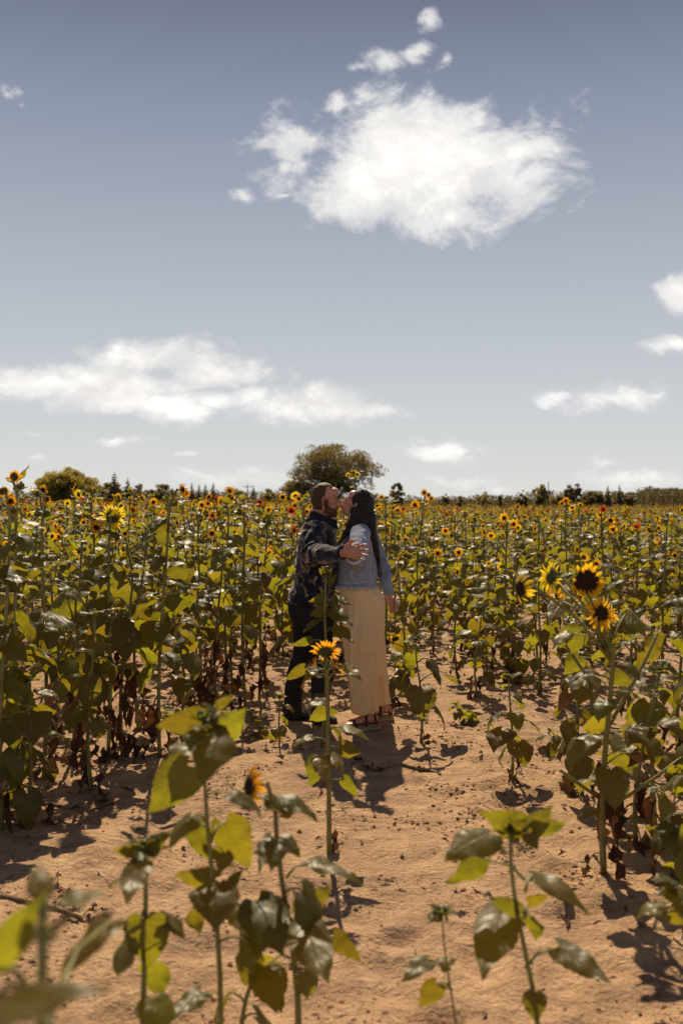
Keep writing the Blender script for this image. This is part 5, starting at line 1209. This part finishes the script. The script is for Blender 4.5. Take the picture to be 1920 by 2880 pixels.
for v in range(NV):
    h = 1.0 + .3 * (v / NV); mb, top, rr = whole(900 + v, h); mats_ = [MT['stem'], MT['leaf'], MT['dry'], MT['drystem'], MT['disc'], MT['bract'], MT['yellow'], MT['orange'], MT['lemon'], MT['red']]
    if v % 5 < 4:
        for k in range(1 if v % 2 else 3):
            ci = rr.choice((6, 6, 6, 7, 8, 8, 6, 9)); n = facing(rr); r = rr.uniform(.026, .044); pos = top + Vector((0 if k == 0 else rr.gauss(0, .12), 0 if k == 0 else rr.gauss(0, .12), .03 - (.15 * rr.random() if k else 0)))
            Mh = head_matrix(pos, n, r); mb.merge(dlo, Mh, {0: 4, 1: 5}); rg_ = ring_geo(rr, 14, rr.randrange(3), 2); mb.merge(rg_, Mh @ Matrix.Diagonal((1, 1, 1, 1)), {0: ci})
    o = bpy.data.objects.new('field_plant', mb.mesh('field_plant', mats_)); vcol.objects.link(o)
pts_ = []; sc_ = []; rt_ = []; ix_ = []
def addpt(x, y, rr):
    pts_.append((x, y, H(x, y))); sc_.append(hfield(x, y) / 1.25 * rr.uniform(.72, 1.27)); rt_.append(rr.uniform(0, 6.28)); ix_.append(rr.randrange(NV))
for (y, x) in rest: addpt(x, y, rf)
yv = 26.0
while yv < 80:
    dens = 4.2 if yv < 45 else 3.0; st = .45 if yv < 45 else 1.0
    for _ in range(int(.86 * yv * st * dens)): addpt(rf.uniform(-.43, .43) * yv, yv + rf.uniform(0, st), rf)
    yv += st
for _ in range(500):                      # the field goes on beside the frame
    y = rf.uniform(4, 26); s = rf.choice((-1, 1)); x = s * y * rf.uniform(.40, .75)
    if y > 5: addpt(x, y, rf)
me = bpy.data.meshes.new('sunflower_field'); me.from_pydata(pts_, [], [])
for nm, ty, dat in (('psc', 'FLOAT', sc_), ('prt', 'FLOAT', rt_), ('pix', 'INT', ix_)):
    at_ = me.attributes.new(nm, ty, 'POINT'); at_.data.foreach_set('value', dat)
fo = link('sunflower_field', me)
tag(fo, 'dense mass of sunflowers filling the field back to the trees', 'sunflowers', kind='stuff')
ng = bpy.data.node_groups.new('field', 'GeometryNodeTree')
ng.interface.new_socket('Geometry', in_out='INPUT', socket_type='NodeSocketGeometry'); ng.interface.new_socket('Geometry', in_out='OUTPUT', socket_type='NodeSocketGeometry')
N = ng.nodes; Lk = ng.links; gi_ = N.new('NodeGroupInput'); go_ = N.new('NodeGroupOutput'); ip = N.new('GeometryNodeInstanceOnPoints'); ci_ = N.new('GeometryNodeCollectionInfo')
ci_.inputs['Collection'].default_value = vcol; ci_.inputs['Separate Children'].default_value = True; ci_.inputs['Reset Children'].default_value = True
def na(nm, ty):
    n = N.new('GeometryNodeInputNamedAttribute'); n.data_type = ty; n.inputs['Name'].default_value = nm; return n.outputs['Attribute']
cx_ = N.new('ShaderNodeCombineXYZ'); Lk.new(na('prt', 'FLOAT'), cx_.inputs[2]); Lk.new(gi_.outputs[0], ip.inputs['Points']); Lk.new(ci_.outputs[0], ip.inputs['Instance'])
ip.inputs['Pick Instance'].default_value = True; Lk.new(na('pix', 'INT'), ip.inputs['Instance Index']); Lk.new(cx_.outputs[0], ip.inputs['Rotation']); Lk.new(na('psc', 'FLOAT'), ip.inputs['Scale']); Lk.new(ip.outputs[0], go_.inputs[0])
md = fo.modifiers.new('field', 'NODES'); md.node_group = ng

# --- cut flower in her hand, fallen stalks, withered leaves on the sand
ht = P(1112, 1672, 7.38); hb = P(1112, 1790, 7.36); mid = P(1107, 1705, 7.37)
root = empty('cut_sunflower', hb); tag(root, 'cut sunflower hanging head down from the woman\'s right hand', 'flower')
b = MB(); b.tube([ht - hb, mid - hb, P(1110, 1750, 7.36) - hb, Vector((0, 0, 0.01))], [.005, .0055, .005, .0045], 7); link('stem', b.mesh('stem', [MT['stem']]), root)
add_head(root, (0, 0, -.02), (.15, -.75, -.65), .030, 'yellow', 1, True, random.Random(3))
for k in range(3): link('leaf', ml_hi[7 + k], root, Matrix.Translation((0, 0, .05 + .03 * k)) @ Matrix.Rotation(2 * k + .5, 4, 'Z') @ Matrix.Rotation(2.4, 4, 'Y') @ Matrix.Scale(.07, 4))
def stalk(pts, r, label, nm='fallen_stalk', side=True, seed=1):
    rr = random.Random(seed); W = [Vector(((px - 960) / F * gD(py), gD(py), 0)) for px, py in pts]
    for w_ in W: w_.z = H(w_.x, w_.y) + r * .9
    root = empty(nm, W[0]); tag(root, label, 'stalk', 'fallen stalks on the sand'); b = MB()
    b.tube([w_ - W[0] for w_ in W], [r] * (len(W) - 1) + [r * .6], 7)
    link('stalk', b.mesh('stalk', [MT['drystem']]), root)
    if side:
        for k in range(4):
            p = W[rr.randrange(len(W))] - W[0]; link('withered_leaf', rr.choice(ml_dh), root, Matrix.Translation(p + Vector((0, 0, .01))) @ Matrix.Rotation(rr.uniform(0, 6), 4, 'Z') @ Matrix.Rotation(-1.1, 4, 'Y') @ Matrix.Scale(.07, 4))
stalk([(990, 2150), (1060, 2158), (1130, 2160), (1190, 2166), (1220, 2178), (1240, 2192)], .009, 'dry bent stalk lying half in the couple\'s shadow', seed=1)
stalk([(1560, 2170), (1610, 2200), (1660, 2235), (1700, 2270)], .007, 'yellowish stalk lying towards the foot of the big branching sunflower', side=False, seed=2)
stalk([(60, 2265), (140, 2268), (230, 2278), (310, 2262)], .008, 'dry stalk lying in the shade of the tall plants at the left', seed=3)
stalk([(0, 2530), (70, 2552), (150, 2575), (230, 2600)], .010, 'pale stalk with dark torn end lying near the lower left corner', seed=4)
lt_ = MB(); rq = random.Random(88)
near_p = [p for p in placed if p[1] < 12]
for k in range(900):
    if k % 5: bx2, by2 = rq.choice(near_p); x, y = bx2 + rq.gauss(0, .14), by2 + rq.gauss(0, .14)
    else: y = rq.uniform(2.8, 11); x = rq.uniform(-.4, .4) * y
    s2 = rq.uniform(.008, .032); z = H(x, y) + .003; a = rq.uniform(0, 6.3); u = Vector((math.cos(a), math.sin(a), rq.uniform(-.1, .25))) * s2; v = Vector((-math.sin(a), math.cos(a), rq.uniform(-.2, .3))) * s2 * .45
    c = Vector((x, y, z + s2 * .25)); up_ = Vector((0, 0, s2 * rq.uniform(.1, .5)))
    lt_.add([c - u, c - u * .3 + v, c + u * .6 + v * .7 + up_, c + u * 1.2, c + u * .5 - v * .8, c - u * .4 - v + up_ * .4], [(0, 1, 2), (0, 2, 3), (0, 3, 4), (0, 4, 5)])
tag(link('leaf_litter', lt_.mesh('leaf_litter', [MT['dry']], False)), 'small brown scraps of dead leaf scattered over the sand', 'litter', kind='stuff')
lit = [(160, 2510, .07), (235, 2560, .09), (190, 2590, .06), (380, 2240, .08), (330, 2290, .07), (1385, 2560, .08), (1270, 2555, .05), (1560, 2560, .07), (1600, 2590, .07), (905, 2390, .05), (945, 2395, .05), (1250, 2110, .07), (1190, 2115, .08), (1700, 2480, .09), (1440, 2215, .07), (700, 2480, .05), (1480, 2270, .06)]
lbl = ['curled brown leaf on open sand by the lower left stalk', 'largest dark torn leaf at the end of the pale stalk', 'small dark leaf below the end of the pale stalk', 'brown leaf in the shade left of the tall blurred plant', 'leaf scrap lying on the shaded stalk at the left', 'brown leaf on the sand behind the large hanging leaf at the right', 'small leaf crumb near the thin blurred seedling', 'dry leaf on the sand under the blurred tuft\'s right leaves', 'dry leaf at the border of the dark shade at the lower right', 'small dry leaf left at the foot of the single flowering sunflower', 'small dry leaf right at the foot of the single flowering sunflower', 'dry leaf right of the waist high plant\'s foot', 'dry leaf at the foot of the waist high plant', 'black withered leaf at the foot of the big branching sunflower', 'dry leaf at the foot of the short bushy plant', 'lone dry scrap on the sand beside the tallest blurred plant', 'lone dry scrap in the open sand below the short bushy plant']
for i, (px, py, s) in enumerate(lit):
    x, D = at(px, py); rr = random.Random(i + 60)
    o = link('dry_leaf', ml_dh[i % 5], None, Matrix.Translation((x, D, H(x, D) + .05 * s + .012)) @ Matrix.Rotation(rr.uniform(0, 6), 4, 'Z') @ Matrix.Rotation(-1.35 + rr.uniform(-.2, .2), 4, 'Y') @ Matrix.Scale(s, 4))
    tag(o, lbl[i], 'dead leaf', 'dead leaves on the sand')
